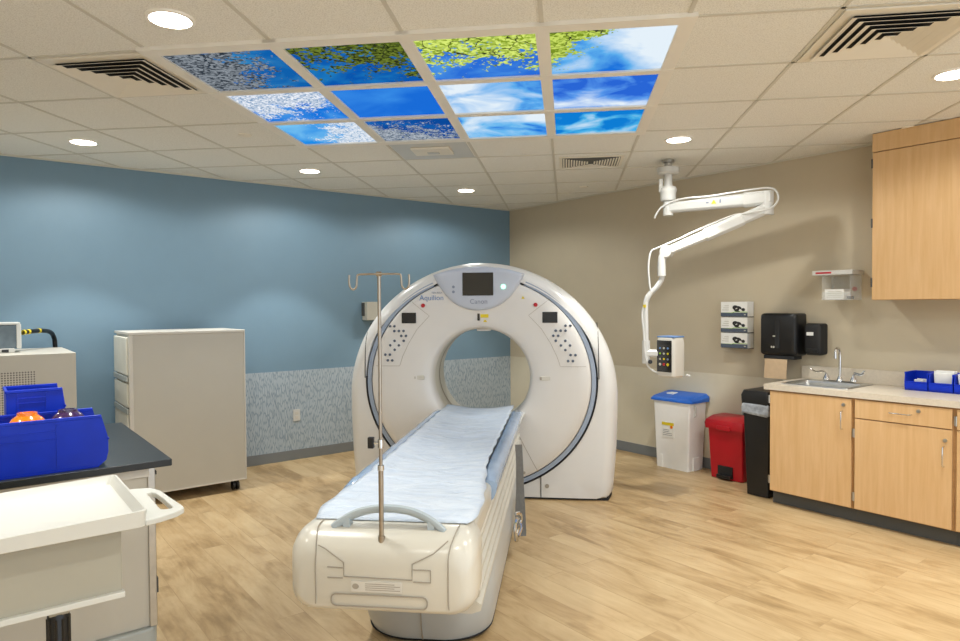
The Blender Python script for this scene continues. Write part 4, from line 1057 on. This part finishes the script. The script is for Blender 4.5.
bm = BM(); prism(bm, [(.018*math.cos(a), .018*math.sin(a)) for a in [2*PI*i/20 for i in range(20)]], (-.0065,-.085,.085), (0,1,0), (0,0,1), (-.002,0,0)); obj('red_dot', bm, 'red', ah, label='red round sticker')

# ------------------------------------------------------------------ waste bins
sb = thing('sharps_bin', 'tall white waste container with a blue lid against the tan wall', 'waste container', (-.15,-2.61,0))
def tsec(x0_, x1_, y0_, y1_, z, r): return [Vector((x, y, z)) for x, y in rrect(x1_-x0_, y1_-y0_, r, 4, (x0_+x1_)/2, (y0_+y1_)/2)]
bm = BM(); loft(bm, [tsec(-.118,.115,-.172,.175,0,.015), tsec(-.135,.135,-.20,.20,.635,.02)]); obj('container', bm, 'bin_white', sb, smooth=True)
bm = BM()
loft(bm, [[Vector((x, y, .628+.0*(y))) for x, y in rrect(.30, .46, .03, 4)], [Vector((x, y, .655+.018*math.sin((y+.05)*7)*0+.015*(x/.15))) for x, y in rrect(.30, .46, .03, 4)], [Vector((x, y, .668+.02*(x/.15)+.012*abs(y)/.2)) for x, y in rrect(.27, .42, .03, 4)]])
obj('lid', bm, 'lid_blue', sb, smooth=True, label='blue lid'); B('lid_sticker', 'paper', sb, -.02, .06, .06, .13, .665, .690, bev=0)
B('hazard_label', 'paper', sb, -.1335, -.118, -.03, .10, .29, .43, bev=0, label='white label'); B('orange_stripe', 'yellow', sb, -.1355, -.1325, -.03, .10, .402, .43, bev=0, label='yellow stripe')
bm = BM(); prism(bm, [(-.005+.015*math.cos(a), .39+.015*math.sin(a)) for a in [2*PI*i/16 for i in range(16)]], (-.1337,0,0), (0,1,0), (0,0,1), (-.002,0,0)); obj('orange_dot', bm, 'orange', sb)
bm = BM()
for k in range(4): box(bm, -.1340, -.1333, .02 if k > 1 else -.01, .09, .31+.016*k, .314+.016*k)
obj('print_lines', bm, 'slate', sb)
bm = BM(); tube(bm, smooth_path([(-.06,-.196,.60),(-.07,-.215,.59),(-.05,-.21,.54),(-.055,-.2,.50)], 4), .009, 8); B('foot_rib', 'bin_white', sb, -.05, .06, -.184, -.172, 0, .12, bev=.002); B('foot_rib', 'bin_white', sb, -.126, -.114, .10, .13, 0, .12, bev=.002); obj('latch', bm, 'white_plastic', sb, smooth=True)
rb = thing('red_waste_bin', 'red step-on waste bin between the white container and black bin', 'waste bin', (-.135,-3.145,0))
bm = BM(); loft(bm, [tsec(-.10,.11,-.150,.155,.005,.02), tsec(-.125,.12,-.165,.17,.45,.02)]); obj('container', bm, 'red', rb, smooth=True)
bm = BM(); loft(bm, [tsec(-.150,.125,-.185,.190,.440,.03), tsec(-.155,.125,-.19,.195,.485,.03), tsec(-.145,.125,-.18,.185,.515,.03), tsec(-.09,.115,-.15,.16,.545,.04)]); obj('lid', bm, 'red', rb, smooth=True)
B('pedal_recess', 'black_matte', rb, -.118, -.1, -.065, .075, .02, .12, bev=.002); B('pedal', 'black_plastic', rb, -.15, -.105, -.06, .07, .018, .05, bev=.006, label='black foot pedal')
B('front_latch', 'red', rb, -.165, -.14, -.07, .06, .435, .475, bev=.006)
kb = thing('black_waste_bin', 'tall narrow black waste bin with bag liner beside the sink cabinet', 'waste bin', (-.28,-3.565,0))
bm = BM(); loft(bm, [tsec(-.215,.22,-.098,.085,.005,.02), tsec(-.232,.235,-.118,.108,.69,.02)]); obj('container', bm, 'black_plastic', kb, smooth=True)
bm = BM(); rings = []
for z, ex in ((.645,.004),(.66,.012),(.68,.008),(.71,.014),(.735,.006)):
    rings.append([v+Vector((-.006*abs(math.sin(v.y*90+z*70)),0,.014*math.sin(v.x*40+v.y*60))) for v in tsec(-.232-ex,.235+ex,-.118,.108+ex,z,.02)])
loft(bm, rings, False, False); obj('bag_liner', bm, 'liner', kb, smooth=True, label='crumpled grey bag liner')
bm = BM(); loft(bm, [tsec(-.242,.240,-.119,.118,.73,.02), tsec(-.25,.245,-.119,.122,.80,.025), tsec(-.235,.235,-.119,.11,.838,.03), tsec(-.15,.15,-.07,.06,.845,.03)]); obj('swing_lid', bm, 'black_plastic', kb, smooth=True)

# outlet and wall box on blue wall
ot = thing('wall_outlet', 'white duplex outlet low on the blue wall', 'outlet', (-2.82,-.005,.445))
B('cover_plate', 'white_plastic', ot, -.036, .036, -.006, 0, -.058, .058, bev=.002)
for z in (-.022, .022): B('receptacle', 'beige_trim', ot, -.017, .017, -.008, -.006, z-.014, z+.014, bev=.001)
wb = thing('wall_box', 'grey wall-mounted box on blue wall behind the scanner', 'wall box', (-1.99,0,1.475))
B('enclosure', 'wall_grey', wb, -.085, .085, -.11, 0, -.095, .10, bev=.005); B('side_bracket', 'kick', wb, -.092, -.085, -.06, 0, -.05, .09, bev=.002)

# ------------------------------------------------------------------ ceiling arm with injector head
ca_ = thing('ceiling_injector_arm', 'white jointed ceiling arm carrying a contrast injector head', 'medical arm', (-.79,-2.95,0))
O = Vector((-.79,-2.95,0))
def rel(*p): return Vector(p)-O
bm = BM(); lathe(bm, [(.05,2.722),(.05,2.70),(.03,2.695),(.03,2.655)], (0,0,0), 28); obj('ceiling_stub', bm, 'steel', ca_, smooth=True)
bm = BM(); lathe(bm, [(.078,2.662),(.09,2.655),(.09,2.615),(.075,2.602),(.034,2.60),(.034,2.54),(.036,2.50)], (0,0,0), 32); obj('mount_plate', bm, 'white_plastic', ca_, smooth=True)
bm = BM(); lathe(bm, [(.034,2.505),(.06,2.50),(.07,2.48),(.07,2.46),(.064,2.45),(.064,2.40),(.058,2.385),(.04,2.38),(.04,2.345)], (0,0,0), 32)
cyl(bm, (-.05,.035,2.46), (-.05,.035,2.565), .018, 14); obj('rotary_joint', bm, 'white_plastic', ca_, smooth=True)
bm = BM(); cyl(bm, (0,0,2.36), (0,0,2.262), .042, 24); obj('swivel', bm, 'white_plastic', ca_, smooth=True)
EL = Vector((-.555,-3.685,2.335))-O; S0 = Vector((0,0,2.325)); dA = (EL-S0).normalized()
bm = BM(); beam(bm, S0-dA*.02, S0+dA*.62, .075, .085, .075, .105); arm1 = obj('upper_arm', bm, 'white_plastic', ca_, bev=.006)
bm = BM(); beam(bm, S0+dA*.60, EL+dA*.03, .085, .12, .085, .11); obj('arm_sleeve', bm, 'white_plastic', arm1, bev=.006)
mid = S0+dA*.38; side = dA.cross(Vector((0,0,1))).normalized(); side = side if side.x < 0 else -side
bm = BM(); prism(bm, [(-.02,-.014),(.02,-.014),(0,.02)], mid+side*.0375+Vector((0,0,.005)), dA, Vector((0,0,1)), side*.002); obj('warning_sticker', bm, 'yellow', arm1, label='yellow warning triangle')
bm = BM(); prism(bm, [(-.006,-.014),(.006,-.014),(.006,.014),(-.006,.014)], mid+dA*.05+side*.0375+Vector((0,0,.008)), dA, Vector((0,0,1)), side*.002)
prism(bm, [(-.010,-.006),(.010,-.006),(.010,.006),(-.010,.006)], mid-dA*.05+side*.0375+Vector((0,0,.006)), dA, Vector((0,0,1)), side*.002); obj('small_print', bm, 'text_grey', arm1)
bm = BM(); cyl(bm, EL+Vector((0,0,.05)), EL+Vector((0,0,-.13)), .045, 24); obj('elbow_joint', bm, 'white_plastic', ca_, smooth=True)
E2 = EL+Vector((0,0,-.08)); DP = Vector((-1.079,-3.151,1.937))-O; dB = (DP-E2).normalized(); LB = (DP-E2).length
bm = BM(); beam(bm, E2-dB*.02, E2+dB*.22, .07, .085); beam(bm, E2+dB*.20, E2+dB*(LB*.62), .082, .10); arm2 = obj('spring_arm', bm, 'white_plastic', ca_, bev=.006)
bm = BM(); beam(bm, E2+dB*(LB*.60), DP, .068, .082, .06, .07); cyl(bm, DP-Vector((0,0,0))+side*.04, DP-side*.04, .048, 24); obj('lower_sleeve', bm, 'white_plastic', arm2, bev=.004)
bm = BM(); prism(bm, [(-.05,-.006),(.05,-.006),(.05,.006),(-.05,.006)], E2+dB*.42+side*.0415, dB, Vector((0,0,1)), side*.001); obj('faint_print', bm, 'wall_grey', arm2)
bm = BM(); tube(bm, smooth_path([DP+Vector((-.01,.01,0)), DP+Vector((-.023,.027,-.05)), DP+Vector((-.025,.032,-.12)), DP+Vector((-.025,.032,-.19))], 3), .032, 16); obj('drop_joint', bm, 'white_plastic', ca_, smooth=True)
dr = [DP+Vector((-.025,.032,-.18)), Vector((-1.105,-3.117,1.72))-O, Vector((-1.125,-3.09,1.665))-O, Vector((-1.168,-3.035,1.585))-O, Vector((-1.179,-3.021,1.50))-O, Vector((-1.178,-3.023,1.35))-O, Vector((-1.176,-3.024,1.22))-O]
bm = BM(); tube(bm, smooth_path(dr, 5), .021, 14); dt = obj('drop_tube', bm, 'white_plastic', ca_, smooth=True)
B('warning_sticker', 'yellow', dt, -1.202-O.x, -1.196-O.x, -3.04-O.y, -3.015-O.y, 1.50, 1.525, bev=0, label='yellow sticker')
bm = BM(); cyl(bm, Vector((-1.176,-3.024,1.24))-O, Vector((-1.176,-3.024,1.06))-O, .030, 20)
beam(bm, Vector((-1.176,-3.024,1.14))-O, Vector((-1.10,-3.12,1.14))-O, .06, .06); obj('wrist_bracket', bm, 'white_plastic', dt, smooth=True)
bm = BM(); cyl(bm, Vector((-1.175,-3.06,1.075))-O, Vector((-1.185,-3.072,1.075))-O, .016, 16); obj('lock_knob', bm, 'black_plastic', dt, smooth=True)
hx, hy = -1.06-O.x, -3.17-O.y
bm = BM(); loft(bm, [[Vector((hx+x, hy+y, z)) for x, y in rrect(.16-2*i, .17-2*i, .035-i*.4, 6)] for z, i in ((.955,.012),(.97,0),(1.22,0),(1.262,.006),(1.272,.02))])
hd = obj('injector_head', bm, 'beige_trim', ca_, smooth=True, label='white injector head')
B('control_face', 'black_gloss', hd, hx-.0845, hx-.078, hy-.068, hy+.068, 1.0, 1.245, bev=.003, label='black control face')
cols = ['text_blue', 'wall_grey', 'text_blue', 'green', 'wall_grey', 'yellow', 'wall_grey', 'yellow', 'text_grey', 'wall_grey', 'red', 'yellow']
for q in range(12):
    yy = hy+.036-.036*(q % 3 if q < 9 else q-9)*1.0; zz = 1.185-.042*(q//3)
    bm = BM(); cyl(bm, (hx-.084,yy,zz), (hx-.088,yy,zz), .011 if q >= 9 else .008, 14); obj('key', bm, cols[q], hd, smooth=True)
B('readout', 'lcd', hd, hx-.086, hx-.083, hy-.05, hy+.05, 1.215, 1.236, bev=0)
B('top_rim', 'text_blue', hd, hx-.07, hx+.07, hy-.078, hy+.078, 1.266, 1.278, bev=.004)
bm = BM(); cyl(bm, (hx+.06,hy-.10,.975), (hx+.085,hy-.115,.965), .010, 10); obj('side_knob', bm, 'white_plastic', hd, smooth=True)
bm = BM()
tube(bm, smooth_path([Vector((-.10,.06,2.24)), Vector((-.095,.05,2.27)), Vector((-.06,.01,2.335)), S0+dA*.12+Vector((0,0,.06))+side*.03, S0+dA*.35+Vector((0,0,.062)), S0+dA*.6+Vector((0,0,.075)), EL+dA*.0+Vector((0,0,.075)), EL+dA*.06+Vector((0,0,.045)), EL+dA*.075+Vector((0,0,-.02)), EL+dA*.03+side*.06+Vector((0,0,-.09)), E2+dB*.15+side*.045+Vector((0,0,.02)), E2+dB*.3+Vector((0,0,.062)), E2+dB*.6+Vector((0,0,.065)), DP-dB*.12+Vector((0,0,.06)), DP+dB*.06+Vector((-.01,.01,.055)), DP+Vector((-.085,.09,.0)), DP+Vector((-.095,.105,-.12)), DP+Vector((-.088,.10,-.25)), Vector((-1.165,-3.06,1.60))-O, Vector((-1.20,-3.01,1.48))-O, Vector((-1.20,-3.02,1.3))-O, Vector((-1.20,-3.04,1.10))-O, Vector((-1.175,-3.05,1.03))-O, Vector((-1.13,-3.09,.99))-O, Vector((-1.09,-3.14,.975))-O], 6), .0075, 8)
obj('cable', bm, 'white_plastic', ca_, smooth=True)
